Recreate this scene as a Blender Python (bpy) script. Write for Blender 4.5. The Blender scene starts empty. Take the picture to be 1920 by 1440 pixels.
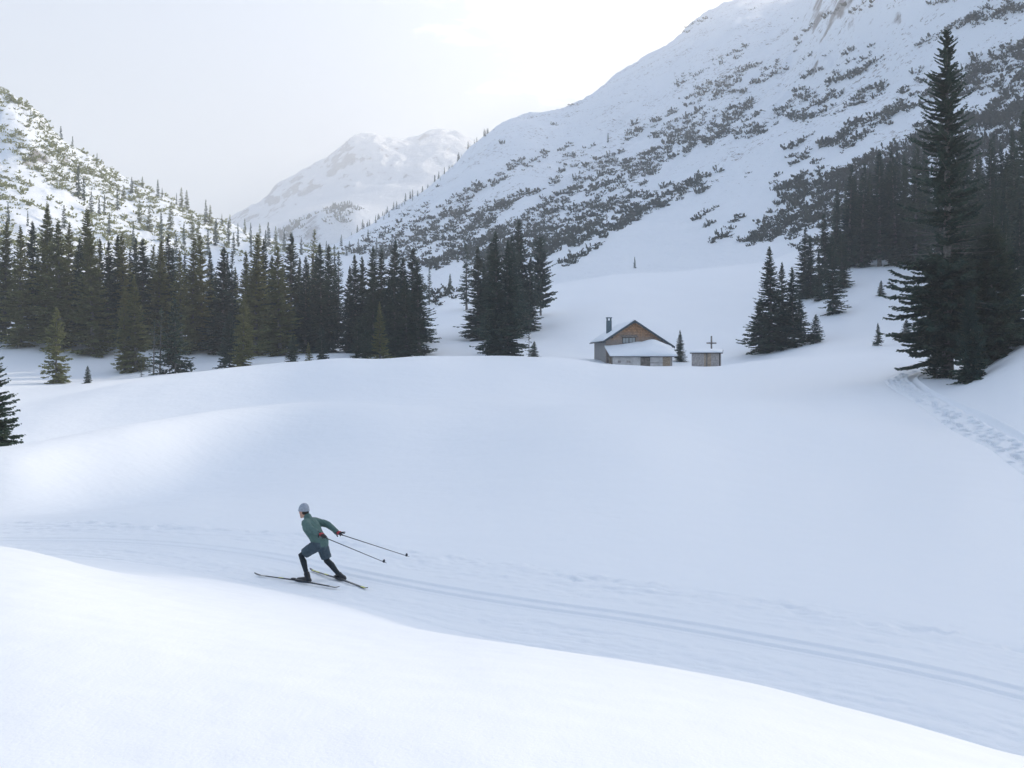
import bpy, bmesh, math, random
import numpy as np
from mathutils import Vector, Matrix

# ------------------------------------------------------------------ camera, sky, sun, exposure
SC = bpy.context.scene
COL = SC.collection
F, CX, HY = 1867.0, 960.0, 680.0          # focal length in photo pixels, centre column, horizon row

cam_d = bpy.data.cameras.new('camera')
cam = bpy.data.objects.new('camera', cam_d)
COL.objects.link(cam)
cam_d.sensor_width = 36.0
cam_d.lens = F / 1920.0 * 36.0
cam_d.shift_y = -40.0 / 1920.0
cam_d.clip_start = 0.1
cam_d.clip_end = 12000.0
cam.rotation_euler = (math.radians(90), 0, 0)
SC.camera = cam

SUN_AZ, SUN_EL = math.radians(48.0), math.radians(27.0)
SUN_DIR = Vector((math.sin(SUN_AZ) * math.cos(SUN_EL), math.cos(SUN_AZ) * math.cos(SUN_EL), math.sin(SUN_EL)))

world = bpy.data.worlds.new('World')
SC.world = world
world.use_nodes = True
wn, wl = world.node_tree.nodes, world.node_tree.links
wn.clear()
w_out = wn.new('ShaderNodeOutputWorld')
w_bg = wn.new('ShaderNodeBackground')
w_sky = wn.new('ShaderNodeTexSky')
w_sky.sky_type = 'NISHITA'
w_sky.sun_disc = False
w_sky.sun_elevation = SUN_EL
w_sky.sun_rotation = SUN_AZ
w_sky.altitude = 1500
w_sky.air_density = 1.0
w_sky.dust_density = 6.0
w_sky.ozone_density = 0.3
w_hs = wn.new('ShaderNodeMix'); w_hs.data_type = 'RGBA'      # thin high veil: a milky winter sky
w_sat = wn.new('ShaderNodeHueSaturation'); w_sat.inputs['Saturation'].default_value = 0.95
wl.new(w_sky.outputs['Color'], w_sat.inputs['Color'])
wl.new(w_sat.outputs['Color'], w_hs.inputs['A'])
w_hs.inputs['B'].default_value = (1.9, 1.98, 2.08, 1)
# cirrus bank
w_tc = wn.new('ShaderNodeTexCoord')
w_sep = wn.new('ShaderNodeSeparateXYZ')
wl.new(w_tc.outputs['Generated'], w_sep.inputs[0])
w_hz = wn.new('ShaderNodeMapRange')               # the veil thins out from the horizon up to the zenith
w_hz.inputs['From Min'].default_value = 0.0; w_hz.inputs['From Max'].default_value = 0.75
w_hz.inputs['To Min'].default_value = 1.0; w_hz.inputs['To Max'].default_value = 0.15
wl.new(w_sep.outputs['Z'], w_hz.inputs['Value']); wl.new(w_hz.outputs[0], w_hs.inputs['Factor'])
def wmath(op, a, b=None):
    n = wn.new('ShaderNodeMath'); n.operation = op
    for i, v in enumerate((a, b)):
        if v is None: continue
        if isinstance(v, (int, float)): n.inputs[i].default_value = v
        else: wl.new(v, n.inputs[i])
    return n.outputs[0]
zz = wmath('ADD', w_sep.outputs['Z'], 0.06)
px_ = wmath('DIVIDE', w_sep.outputs['X'], zz)
py_ = wmath('DIVIDE', w_sep.outputs['Y'], zz)
w_cmb = wn.new('ShaderNodeCombineXYZ')
wl.new(px_, w_cmb.inputs[0]); wl.new(wmath('MULTIPLY', py_, 1.25), w_cmb.inputs[1])
w_noise = wn.new('ShaderNodeTexNoise')
w_noise.inputs['Scale'].default_value = 4.2
w_noise.inputs['Detail'].default_value = 9
w_noise.inputs['Roughness'].default_value = 0.62
w_noise.inputs['Distortion'].default_value = 0.35
wl.new(w_cmb.outputs[0], w_noise.inputs['Vector'])
# the bank of cloud stands over the saddle, high towards the sun
w_dot = wn.new('ShaderNodeVectorMath'); w_dot.operation = 'DOT_PRODUCT'
wl.new(w_tc.outputs['Generated'], w_dot.inputs[0])
ca, ce = math.radians(8.0), math.radians(25.0)
w_dot.inputs[1].default_value = (math.sin(ca) * math.cos(ce), math.cos(ca) * math.cos(ce), math.sin(ce))
w_mr = wn.new('ShaderNodeMapRange')
w_mr.inputs['From Min'].default_value = math.cos(math.radians(17)); w_mr.inputs['From Max'].default_value = math.cos(math.radians(2))
w_mr.inputs['To Min'].default_value = -0.22; w_mr.inputs['To Max'].default_value = 0.27
wl.new(w_dot.outputs['Value'], w_mr.inputs['Value'])
w_sum = wmath('ADD', w_noise.outputs['Fac'], w_mr.outputs[0])
w_cr = wn.new('ShaderNodeMapRange'); w_cr.interpolation_type = 'SMOOTHSTEP'
w_cr.inputs['From Min'].default_value = 0.52; w_cr.inputs['From Max'].default_value = 0.66
wl.new(w_sum, w_cr.inputs['Value'])
w_mix = wn.new('ShaderNodeMix'); w_mix.data_type = 'RGBA'
wl.new(w_cr.outputs[0], w_mix.inputs['Factor'])
wl.new(w_hs.outputs['Result'], w_mix.inputs['A'])
w_mix.inputs['B'].default_value = (4.2, 4.2, 4.2, 1)
wl.new(w_mix.outputs['Result'], w_bg.inputs['Color'])
w_bg.inputs['Strength'].default_value = 0.15
wl.new(w_bg.outputs[0], w_out.inputs['Surface'])

sun_d = bpy.data.lights.new('sun', 'SUN')
sun = bpy.data.objects.new('sun', sun_d)
COL.objects.link(sun)
sun_d.energy = 2.15
sun_d.angle = math.radians(0.5)
sun_d.color = (1.0, 0.82, 0.62)
sun.rotation_euler = SUN_DIR.to_track_quat('Z', 'Y').to_euler()

vs = SC.view_settings
vs.view_transform = 'Standard'
vs.look = 'None'
vs.gamma = 1.0
vs.use_curve_mapping = False
vs.exposure = 1.15
SC.cycles.use_denoising = True
SC.cycles.max_bounces = 6
SC.cycles.diffuse_bounces = 3
SC.cycles.volume_bounces = 1
SC.cycles.transparent_max_bounces = 8

# ------------------------------------------------------------------ small helpers
def tag(o, label=None, cat=None, group=None, kind=None):
    if label: o['label'] = label
    if cat: o['category'] = cat
    if group: o['group'] = group
    if kind: o['kind'] = kind
    return o

def empty(name, loc, rz=0.0):
    o = bpy.data.objects.new(name, None)
    COL.objects.link(o)
    o.location = loc
    o.rotation_euler = (0, 0, rz)
    o.empty_display_size = 0.3
    return o

def link(name, me, mat=None, parent=None):
    o = bpy.data.objects.new(name, me)
    if mat is not None and len(me.materials) == 0:
        me.materials.append(mat)
    COL.objects.link(o)
    if parent is not None:
        o.parent = parent
    return o

def np_mesh(name, verts, faces, smooth=True):
    """verts (N,3), faces (M,k) with the same k for all faces"""
    me = bpy.data.meshes.new(name)
    verts = np.asarray(verts, dtype=np.float32); faces = np.asarray(faces, dtype=np.int32)
    k = faces.shape[1]
    me.vertices.add(len(verts)); me.vertices.foreach_set('co', verts.ravel())
    me.loops.add(faces.size); me.loops.foreach_set('vertex_index', faces.ravel())
    me.polygons.add(len(faces))
    me.polygons.foreach_set('loop_start', np.arange(0, faces.size, k, dtype=np.int32))
    me.polygons.foreach_set('loop_total', np.full(len(faces), k, dtype=np.int32))
    me.polygons.foreach_set('use_smooth', np.full(len(faces), bool(smooth)))
    me.update(calc_edges=True)
    return me

def py_mesh(name, verts, faces, smooth=False):
    me = bpy.data.meshes.new(name)
    me.from_pydata([tuple(v) for v in verts], [], [tuple(f) for f in faces])
    me.update()
    if smooth:
        me.polygons.foreach_set('use_smooth', [True] * len(me.polygons))
    return me

class MB:
    """collects shapes that become one mesh"""
    def __init__(self): self.v, self.f = [], []
    def add(self, v, f):
        n = len(self.v); self.v += [tuple(p) for p in v]; self.f += [tuple(i + n for i in q) for q in f]
        return self
    def hexa(self, p):     # 4 lower corners, 4 upper corners
        return self.add(p, [(0, 3, 2, 1), (4, 5, 6, 7), (0, 1, 5, 4), (1, 2, 6, 5), (2, 3, 7, 6), (3, 0, 4, 7)])
    def box(self, x0, x1, y0, y1, z0, z1):
        return self.hexa([(x0, y0, z0), (x1, y0, z0), (x1, y1, z0), (x0, y1, z0), (x0, y0, z1), (x1, y0, z1), (x1, y1, z1), (x0, y1, z1)])
    def tube(self, pts, rad, n=10, cap=True):
        v, f = tube_geo(pts, rad, n, cap); return self.add(v, f)
    def build(self, name, mat=None, parent=None, smooth=False, bevel=0):
        me = py_mesh(name, self.v, self.f, smooth)
        if bevel:
            bm = bmesh.new(); bm.from_mesh(me)
            bmesh.ops.bevel(bm, geom=bm.edges[:] , offset=bevel, segments=1, affect='EDGES', clamp_overlap=True)
            bm.to_mesh(me); bm.free()
        return link(name, me, mat, parent)

def tube_geo(pts, rad, n=10, cap=True, up=(0, 0, 1)):
    """a lofted tube; rad: list of r or (ra, rb, ref vector for ra)"""
    P = [Vector(p) for p in pts]
    v, f = [], []
    m = len(P)
    prev = None
    for i in range(m):
        t = (P[min(i + 1, m - 1)] - P[max(i - 1, 0)]).normalized()
        r = rad[i] if isinstance(rad, (list, tuple)) else rad
        if isinstance(r, (tuple, list)) and len(r) == 3:
            ref = Vector(r[2])
        else:
            ref = prev if prev is not None else (Vector(up) if abs(t.dot(Vector(up))) < 0.9 else Vector((1, 0, 0)))
        a = (ref - t * ref.dot(t)).normalized()
        b = t.cross(a)
        prev = a
        ra, rb = (r[0], r[1]) if isinstance(r, (tuple, list)) else (r, r)
        for k in range(n):
            th = 2 * math.pi * k / n
            v.append(P[i] + a * (ra * math.cos(th)) + b * (rb * math.sin(th)))
    for i in range(m - 1):
        for k in range(n):
            k2 = (k + 1) % n
            f.append((i * n + k, i * n + k2, (i + 1) * n + k2, (i + 1) * n + k))
    if cap:
        f.append(tuple(reversed(range(n)))); f.append(tuple((m - 1) * n + k for k in range(n)))
    return v, f

# ------------------------------------------------------------------ value noise (numpy)
def _hash(ix, iy, seed):
    h = (ix.astype(np.int64) * 374761393 + iy.astype(np.int64) * 668265263 + seed * 144665) & 0xffffffff
    h = ((h ^ (h >> 13)) * 1274126177) & 0xffffffff
    h = h ^ (h >> 16)
    return (h & 0xffff) / 65535.0
def vnoise(x, y, seed=0):
    ix, iy = np.floor(x), np.floor(y)
    fx, fy = x - ix, y - iy
    fx = fx * fx * fx * (fx * (fx * 6 - 15) + 10); fy = fy * fy * fy * (fy * (fy * 6 - 15) + 10)
    a, b = _hash(ix, iy, seed), _hash(ix + 1, iy, seed)
    c, d = _hash(ix, iy + 1, seed), _hash(ix + 1, iy + 1, seed)
    return (a + (b - a) * fx) * (1 - fy) + (c + (d - c) * fx) * fy
def fbm(x, y, oct=4, seed=0, gain=0.5, ridged=False):
    s, amp, tot = 0.0, 1.0, 0.0
    for o in range(oct):
        n = vnoise(x * 2 ** o + 17.3 * o, y * 2 ** o - 9.1 * o, seed + o)
        n = (1 - abs(2 * n - 1)) if ridged else n
        s = s + amp * n; tot += amp; amp *= gain
    return s / tot - 0.5

# ------------------------------------------------------------------ materials
def mat_new(name):
    m = bpy.data.materials.new(name); m.use_nodes = True
    nt = m.node_tree
    b = nt.nodes['Principled BSDF']
    return m, nt, b
def nd(nt, t, **kw):
    n = nt.nodes.new(t)
    for k, v in kw.items():
        if hasattr(n, k): setattr(n, k, v)
        else: n.inputs[k].default_value = v
    return n
def simple(name, col, rough=0.6, var=0.0, scale=20.0, metal=0.0, spec=0.4):
    m, nt, b = mat_new(name)
    b.inputs['Roughness'].default_value = rough
    b.inputs['Metallic'].default_value = metal
    b.inputs['Specular IOR Level'].default_value = spec
    if var > 0:
        tc = nd(nt, 'ShaderNodeTexCoord')
        n = nd(nt, 'ShaderNodeTexNoise', Scale=scale, Detail=6.0)
        nt.links.new(tc.outputs['Object'], n.inputs['Vector'])
        r = nd(nt, 'ShaderNodeValToRGB')
        r.color_ramp.elements[0].position = 0.3; r.color_ramp.elements[1].position = 0.7
        r.color_ramp.elements[0].color = tuple(c * (1 - var) for c in col) + (1,)
        r.color_ramp.elements[1].color = tuple(min(1, c * (1 + var)) for c in col) + (1,)
        nt.links.new(n.outputs['Fac'], r.inputs['Fac'])
        nt.links.new(r.outputs['Color'], b.inputs['Base Color'])
    else:
        b.inputs['Base Color'].default_value = col + (1,)
    return m

def snow_material(name, bumps, col=(0.80, 0.865, 0.925)):
    m, nt, b = mat_new(name)
    b.inputs['Base Color'].default_value = col + (1,)
    b.inputs['Roughness'].default_value = 0.55
    b.inputs['Specular IOR Level'].default_value = 0.25
    geo = nd(nt, 'ShaderNodeNewGeometry')
    prev = None
    for scale, dist, detail, stretch in bumps:
        mp = nd(nt, 'ShaderNodeMapping'); mp.inputs['Scale'].default_value = stretch
        nt.links.new(geo.outputs['Position'], mp.inputs['Vector'])
        n = nd(nt, 'ShaderNodeTexNoise', Scale=scale, Detail=detail, Roughness=0.6)
        nt.links.new(mp.outputs[0], n.inputs['Vector'])
        bp = nd(nt, 'ShaderNodeBump', Strength=1.0, Distance=dist)
        nt.links.new(n.outputs['Fac'], bp.inputs['Height'])
        if prev is not None: nt.links.new(prev.outputs[0], bp.inputs['Normal'])
        prev = bp
    nt.links.new(prev.outputs[0], b.inputs['Normal'])
    return m

M = {}
M['snow'] = snow_material('snow', [(0.55, 0.07, 3.0, (1, 1, 1)), (3.2, 0.007, 6.0, (1, 0.45, 1)), (45.0, 0.0022, 4.0, (1, 1, 1))])
M['snow_trail'] = snow_material('groomed_snow', [(5.0, 0.012, 6.0, (1, 1, 1)), (40.0, 0.004, 3.0, (1, 1, 1))])
M['snow_roof'] = snow_material('roof_snow', [(1.5, 0.05, 3.0, (1, 1, 1))])

def mountain_material(name, rock, thr, noise_w, seedoff, relief=1.5, specks=0.98):
    m, nt, b = mat_new(name)
    b.inputs['Roughness'].default_value = 0.7
    b.inputs['Specular IOR Level'].default_value = 0.15
    geo = nd(nt, 'ShaderNodeNewGeometry')
    mp = nd(nt, 'ShaderNodeMapping'); mp.inputs['Location'].default_value = (seedoff, seedoff * 2, 0)
    nt.links.new(geo.outputs['Position'], mp.inputs['Vector'])
    n1 = nd(nt, 'ShaderNodeTexNoise', Scale=0.035, Detail=10.0, Roughness=0.68)
    n2 = nd(nt, 'ShaderNodeTexNoise', Scale=0.3, Detail=6.0, Roughness=0.7)
    nt.links.new(mp.outputs[0], n1.inputs['Vector']); nt.links.new(mp.outputs[0], n2.inputs['Vector'])
    sep = nd(nt, 'ShaderNodeSeparateXYZ'); nt.links.new(geo.outputs['Normal'], sep.inputs[0])
    a = nd(nt, 'ShaderNodeMath', operation='MULTIPLY_ADD'); nt.links.new(n1.outputs['Fac'], a.inputs[0]); a.inputs[1].default_value = noise_w
    nt.links.new(sep.outputs['Z'], a.inputs[2])
    mr = nd(nt, 'ShaderNodeMapRange'); mr.inputs['From Min'].default_value = thr; mr.inputs['From Max'].default_value = thr + 0.06
    nt.links.new(a.outputs[0], mr.inputs['Value'])
    rc = nd(nt, 'ShaderNodeValToRGB')
    rc.color_ramp.elements[0].position = 0.35; rc.color_ramp.elements[1].position = 0.7
    rc.color_ramp.elements[0].color = tuple(c * 0.55 for c in rock) + (1,)
    rc.color_ramp.elements[1].color = tuple(c * 1.3 for c in rock) + (1,)
    nt.links.new(n2.outputs['Fac'], rc.inputs['Fac'])
    n3 = nd(nt, 'ShaderNodeTexNoise', Scale=0.42, Detail=5.0, Roughness=0.75); nt.links.new(mp.outputs[0], n3.inputs['Vector'])
    s3 = nd(nt, 'ShaderNodeMath', operation='MULTIPLY_ADD'); nt.links.new(n1.outputs['Fac'], s3.inputs[0]); s3.inputs[1].default_value = 0.55; nt.links.new(n3.outputs['Fac'], s3.inputs[2])
    m3 = nd(nt, 'ShaderNodeMapRange'); m3.inputs['From Min'].default_value = specks; m3.inputs['From Max'].default_value = specks - 0.05
    sp3 = nd(nt, 'ShaderNodeSeparateXYZ'); nt.links.new(geo.outputs['Position'], sp3.inputs[0])
    zf = nd(nt, 'ShaderNodeMapRange'); zf.inputs['From Min'].default_value = 26.0; zf.inputs['From Max'].default_value = 75.0; zf.inputs['To Min'].default_value = -0.22; zf.inputs['To Max'].default_value = 0.0
    nt.links.new(sp3.outputs['Z'], zf.inputs['Value'])
    ad3 = nd(nt, 'ShaderNodeMath', operation='ADD'); nt.links.new(s3.outputs[0], ad3.inputs[0]); nt.links.new(zf.outputs[0], ad3.inputs[1])
    nt.links.new(ad3.outputs[0], m3.inputs['Value'])
    mn = nd(nt, 'ShaderNodeMath', operation='MINIMUM'); nt.links.new(mr.outputs[0], mn.inputs[0]); nt.links.new(m3.outputs[0], mn.inputs[1])
    mx = nd(nt, 'ShaderNodeMix', data_type='RGBA')
    nt.links.new(mn.outputs[0], mx.inputs['Factor']); nt.links.new(rc.outputs['Color'], mx.inputs['A'])
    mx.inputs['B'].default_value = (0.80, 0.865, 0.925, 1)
    nt.links.new(mx.outputs['Result'], b.inputs['Base Color'])
    bp = nd(nt, 'ShaderNodeBump', Strength=0.8, Distance=relief)
    nt.links.new(n1.outputs['Fac'], bp.inputs['Height'])
    bp2 = nd(nt, 'ShaderNodeBump', Strength=0.6, Distance=relief * 0.25)
    nt.links.new(n2.outputs['Fac'], bp2.inputs['Height']); nt.links.new(bp.outputs[0], bp2.inputs['Normal'])
    nt.links.new(bp2.outputs[0], b.inputs['Normal'])
    return m
M['mountain'] = mountain_material('snowy_mountain', (0.30, 0.295, 0.30), 0.72, 0.62, 0.0, 3.0, 0.925)
M['mountain_left'] = mountain_material('snowy_left_mountain', (0.24, 0.24, 0.24), 0.86, 0.6, 40.0, 1.5, 0.92)
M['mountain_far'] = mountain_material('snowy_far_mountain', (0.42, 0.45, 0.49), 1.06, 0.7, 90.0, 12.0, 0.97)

def foliage(name, dark, light):
    m, nt, b = mat_new(name)
    b.inputs['Roughness'].default_value = 0.65
    b.inputs['Specular IOR Level'].default_value = 0.2
    oi = nd(nt, 'ShaderNodeObjectInfo')
    geo = nd(nt, 'ShaderNodeNewGeometry')
    n = nd(nt, 'ShaderNodeTexNoise', Scale=0.9, Detail=4.0)
    nt.links.new(geo.outputs['Position'], n.inputs['Vector'])
    ad = nd(nt, 'ShaderNodeMath', operation='MULTIPLY_ADD'); nt.links.new(oi.outputs['Random'], ad.inputs[0]); ad.inputs[1].default_value = 0.6
    sb = nd(nt, 'ShaderNodeMath', operation='MULTIPLY_ADD'); nt.links.new(n.outputs['Fac'], sb.inputs[0]); sb.inputs[1].default_value = 1.2; sb.inputs[2].default_value = -0.4
    nt.links.new(sb.outputs[0], ad.inputs[2])
    mx = nd(nt, 'ShaderNodeMix', data_type='RGBA'); mx.clamp_factor = True
    nt.links.new(ad.outputs[0], mx.inputs['Factor'])
    mx.inputs['A'].default_value = dark + (1,); mx.inputs['B'].default_value = light + (1,)
    nt.links.new(mx.outputs['Result'], b.inputs['Base Color'])
    tl = nd(nt, 'ShaderNodeBsdfTranslucent'); nt.links.new(mx.outputs['Result'], tl.inputs['Color'])
    ms_ = nd(nt, 'ShaderNodeMixShader'); ms_.inputs[0].default_value = 0.45
    out = nt.nodes['Material Output']
    nt.links.new(b.outputs[0], ms_.inputs[1]); nt.links.new(tl.outputs[0], ms_.inputs[2]); nt.links.new(ms_.outputs[0], out.inputs['Surface'])
    return m
M['needles'] = foliage('spruce_needles', (0.034, 0.078, 0.068), (0.080, 0.122, 0.080))
M['needles_sunlit'] = foliage('sunlit_olive_needles', (0.14, 0.17, 0.075), (0.28, 0.29, 0.125))  # sunlit warmth and brightness put into the needle colour
M['needles_pine'] = foliage('dwarf_pine_needles', (0.034, 0.053, 0.048), (0.078, 0.090, 0.076))
M['bark'] = simple('bark', (0.17, 0.172, 0.168), 0.9, 0.4, 6.0, spec=0.1)

# ------------------------------------------------------------------ terrain: a height field over (column, depth)
Z = lambda v: ('z', v)
FARZ = None
rows = []
def row(*pts): rows.append(pts)
row((-2600, .3, Z(-1.6)), (4500, .3, Z(-1.6)))
row((-2600, 3.2, Z(-1.6)), (0, 3.5, Z(-1.6)), (1920, 2.8, Z(-1.62)), (4500, 1.6, Z(-1.7)))
# lip of the mound in front
row((-2600, 13, Z(-2.1)), (-900, 15, Z(-2.3)), (0, 13, 1022), (200, 11, 1075), (400, 9.5, 1128), (600, 8.8, 1165), (800, 8.2, 1190), (1000, 7.7, 1212),
    (1200, 7.3, 1240), (1400, 6.9, 1275), (1600, 6.5, 1325), (1800, 6.0, 1380), (1920, 5.7, 1412), (2600, 5, Z(-2.2)), (4500, 2.6, Z(-2.0)))
row((-2600, 18, Z(-3.3)), (-900, 20, Z(-3.4)), (0, 18, Z(-3.55)), (200, 16, Z(-3.35)), (400, 14.5, Z(-3.15)), (600, 13, Z(-3.1)), (800, 12, Z(-3.25)), (1000, 11, Z(-3.38)),
    (1200, 10.5, Z(-3.48)), (1400, 9.8, Z(-3.5)), (1600, 9, Z(-3.5)), (1800, 8.2, Z(-3.45)), (1920, 7.7, Z(-3.4)), (2600, 6.5, Z(-3.2)), (4500, 3.4, Z(-3.0)))
# foot of the mound / near edge of the ski trail
row((-2600, 23, Z(-4.3)), (-900, 25, Z(-4.3)), (0, 23.5, Z(-4.25)), (200, 22, Z(-4.17)), (400, 20, Z(-4.17)), (600, 18.6, Z(-4.2)), (800, 16.6, Z(-4.2)), (1000, 14.6, Z(-4.2)),
    (1200, 13.5, Z(-4.2)), (1400, 12.5, Z(-4.2)), (1600, 11.3, Z(-4.2)), (1800, 10.4, Z(-4.2)), (1920, 10, Z(-4.25)), (2600, 9, Z(-4.3)), (4500, 4.5, Z(-4.0)))
row((-2600, 29, Z(-4.3)), (-900, 31, Z(-4.3)), (0, 26.8, Z(-4.25)), (200, 27, Z(-4.2)), (400, 25.5, Z(-4.2)), (600, 24, Z(-4.2)), (800, 22, Z(-4.2)), (1000, 20, Z(-4.15)),
    (1200, 18.7, Z(-4.15)), (1400, 17.6, Z(-4.15)), (1600, 16.5, Z(-4.15)), (1800, 15.6, Z(-4.2)), (1920, 15, Z(-4.25)), (2600, 13, Z(-4.3)), (4500, 6.5, Z(-4.0)))
# hollow beyond the trail
row((-2600, 33, Z(-4.5)), (-900, 35, Z(-4.5)), (0, 33, Z(-5.0)), (200, 38, Z(-5.5)), (400, 44, Z(-5.7)), (600, 46, Z(-5.2)), (800, 44, Z(-4.7)), (1000, 38, Z(-4.1)),
    (1200, 34, Z(-3.9)), (1400, 36, Z(-4.3)), (1600, 34, Z(-4.3)), (1800, 28, Z(-4.1)), (1920, 26, Z(-4.3)), (2600, 20, Z(-4.0)), (4500, 10, Z(-3.6)))
# first crest
row((-2600, 42, Z(-4)), (-900, 42, Z(-4)), (0, 40, 845), (130, 44, 818), (270, 48, 786), (400, 54, 769), (560, 60, 757), (800, 60, 768), (1000, 58, 772),
    (1200, 57, 771), (1400, 56, 766), (1600, 56, 771), (1800, 45, Z(-3.9)), (1920, 42, Z(-4.05)), (2600, 32, Z(-2)), (4500, 18, Z(0)))
row((-2600, 55, Z(-5)), (-900, 55, Z(-5)), (0, 55, Z(-5.6)), (200, 61, Z(-5.0)), (400, 68, Z(-4.0)), (560, 72, Z(-3.3)), (800, 74, Z(-2.6)), (1000, 76, Z(-2.3)),
    (1200, 76, Z(-2.3)), (1400, 75, Z(-2.3)), (1600, 68, Z(-2.3)), (1800, 60, Z(-2.6)), (1920, 52, Z(-2.2)), (2600, 45, Z(3)), (4500, 26, Z(4)))
# second crest: the rise the cabin stands on
row((-2600, 75, Z(-4)), (-900, 75, Z(-4)), (0, 75, 754), (180, 80, 715), (300, 82, 691), (430, 84, 678), (560, 86, 678), (640, 87, 672), (700, 87, 678), (800, 88, 663), (900, 89, 656),
    (1000, 90, 658), (1080, 93, 670), (1130, 95, 683), (1180, 96, 685), (1230, 96, 690), (1270, 96, 694), (1330, 97, 694), (1365, 96, 684), (1400, 95, 669), (1500, 95, 656), (1600, 95, 650), (1700, 86, 668), (1800, 75, Z(-1.0)), (1920, 70, Z(1.2)), (2600, 60, Z(8)), (4500, 36, Z(9)))
row((-2600, 110, Z(-4)), (-900, 110, Z(-4)), (0, 112, 727), (200, 115, Z(-2.6)), (400, 112, Z(-1.2)), (600, 112, Z(-.8)), (800, 112, Z(-.2)), (1000, 112, Z(0)),
    (1130, 108, Z(-.1)), (1250, 108, Z(-.5)), (1330, 110, Z(-.4)), (1400, 112, Z(.2)), (1600, 115, Z(2.4)), (1800, 100, Z(3)), (1920, 95, Z(6)), (2600, 85, Z(15)), (4500, 50, Z(16)))
row((-2600, 135, Z(2)), (-900, 140, Z(2)), (0, 150, 632), (200, 150, 642), (400, 150, 655), (600, 150, 655), (700, 155, 650), (800, 160, 625), (1000, 165, 605),
    (1200, 170, 575), (1400, 165, 565), (1600, 160, 510), (1800, 140, Z(12)), (1920, 130, Z(13)), (2600, 115, Z(25)), (4500, 70, Z(28)))
row((-2600, 190, Z(25)), (-900, 200, Z(25)), (0, 230, 480), (200, 230, 530), (400, 240, 545), (600, 240, 585), (700, 240, 580), (800, 240, 540), (1000, 250, 512),
    (1200, 260, 475), (1400, 250, 468), (1600, 240, 420), (1800, 220, Z(33)), (1920, 210, Z(35)), (2600, 190, Z(55)), (4500, 110, Z(60)))
row((-2600, 260, Z(70)), (-900, 290, Z(70)), (0, 320, 320), (200, 330, 410), (400, 350, 470), (600, 380, 515), (700, 400, 490), (800, 420, 450), (1000, 420, 400),
    (1200, 430, 320), (1400, 420, 250), (1600, 400, 190), (1800, 350, Z(96)), (1920, 340, Z(103)), (2600, 300, Z(110)), (4500, 170, Z(110)))
# unseen crest right of frame, shaped to shade the hollow but not the mound
shade_ridge = []
for l_, S_ in [(-200, -31), (-160, -30), (-125, -31), (-105, -25), (-80, -20), (-55, -17), (-45, -12.5), (-36, -5.7), (-27, -1.0), (5, -0.2), (40, 0.6), (120, 2.5)]:
    D_ = 500.0
    x_ = D_ * math.sin(SUN_AZ) + l_ * math.cos(SUN_AZ); y_ = D_ * math.cos(SUN_AZ) - l_ * math.sin(SUN_AZ)
    shade_ridge.append((CX + F * x_ / y_, y_, Z(S_ + D_ * math.tan(SUN_EL))))
shade_ridge = tuple(shade_ridge)
ridge = ((-2600, 320, Z(130)), (-900, 400, Z(140)), (0, 420, 160), (60, 425, 200), (110, 430, 255), (180, 440, 300), (240, 452, 335), (300, 462, 363), (360, 472, 396), (440, 490, 424), (500, 515, 446),
    (600, 600, 464), (640, 640, 451), (700, 690, 415), (780, 730, 368), (860, 770, 302), (890, 790, 268), (925, 815, 240), (960, 840, 218), (1050, 920, 205), (1100, 980, 180),
    (1200, 1080, 110), (1260, 1120, 75), (1340, 1130, 12), (1380, 1120, -4), (1440, 1080, -3), (1490, 930, 0), (1540, 760, -44), (1600, 640, -100), (1752, 540, -150)) + shade_ridge
row(*ridge)
row(*[(p, y * 1.25, Z((v[1] if isinstance(v, tuple) else (HY - v) / F * y) * 0.8 - 6)) for p, y, v in ridge])
row(*[(p, y * 2.0, Z((v[1] if isinstance(v, tuple) else (HY - v) / F * y) * 0.35 - 10)) for p, y, v in ridge])

def pchip_slopes(x, y):
    """x, y (K, N) along axis 0"""
    h = np.diff(x, axis=0); d = np.diff(y, axis=0) / h
    m = np.zeros_like(y)
    w1 = 2 * h[1:] + h[:-1]; w2 = h[1:] + 2 * h[:-1]
    same = (d[:-1] * d[1:]) > 0
    with np.errstate(divide='ignore', invalid='ignore'):
        hm = (w1 + w2) / (w1 / d[:-1] + w2 / d[1:])
    m[1:-1] = np.where(same, hm, 0.0)
    m[0] = d[0]; m[-1] = d[-1]
    return m
def pchip_eval(x, y, m, q):
    K = x.shape[0]
    i = np.clip((q[None, :] >= x).sum(0) - 1, 0, K - 2)
    j = np.arange(q.size)
    x0, x1, y0, y1, m0, m1 = x[i, j], x[i + 1, j], y[i, j], y[i + 1, j], m[i, j], m[i + 1, j]
    h = x1 - x0; t = np.clip((q - x0) / h, 0, 1)
    return (y0 * (2 * t ** 3 - 3 * t ** 2 + 1) + m0 * h * (t ** 3 - 2 * t ** 2 + t) + y1 * (-2 * t ** 3 + 3 * t ** 2) + m1 * h * (t ** 3 - t ** 2))

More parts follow.
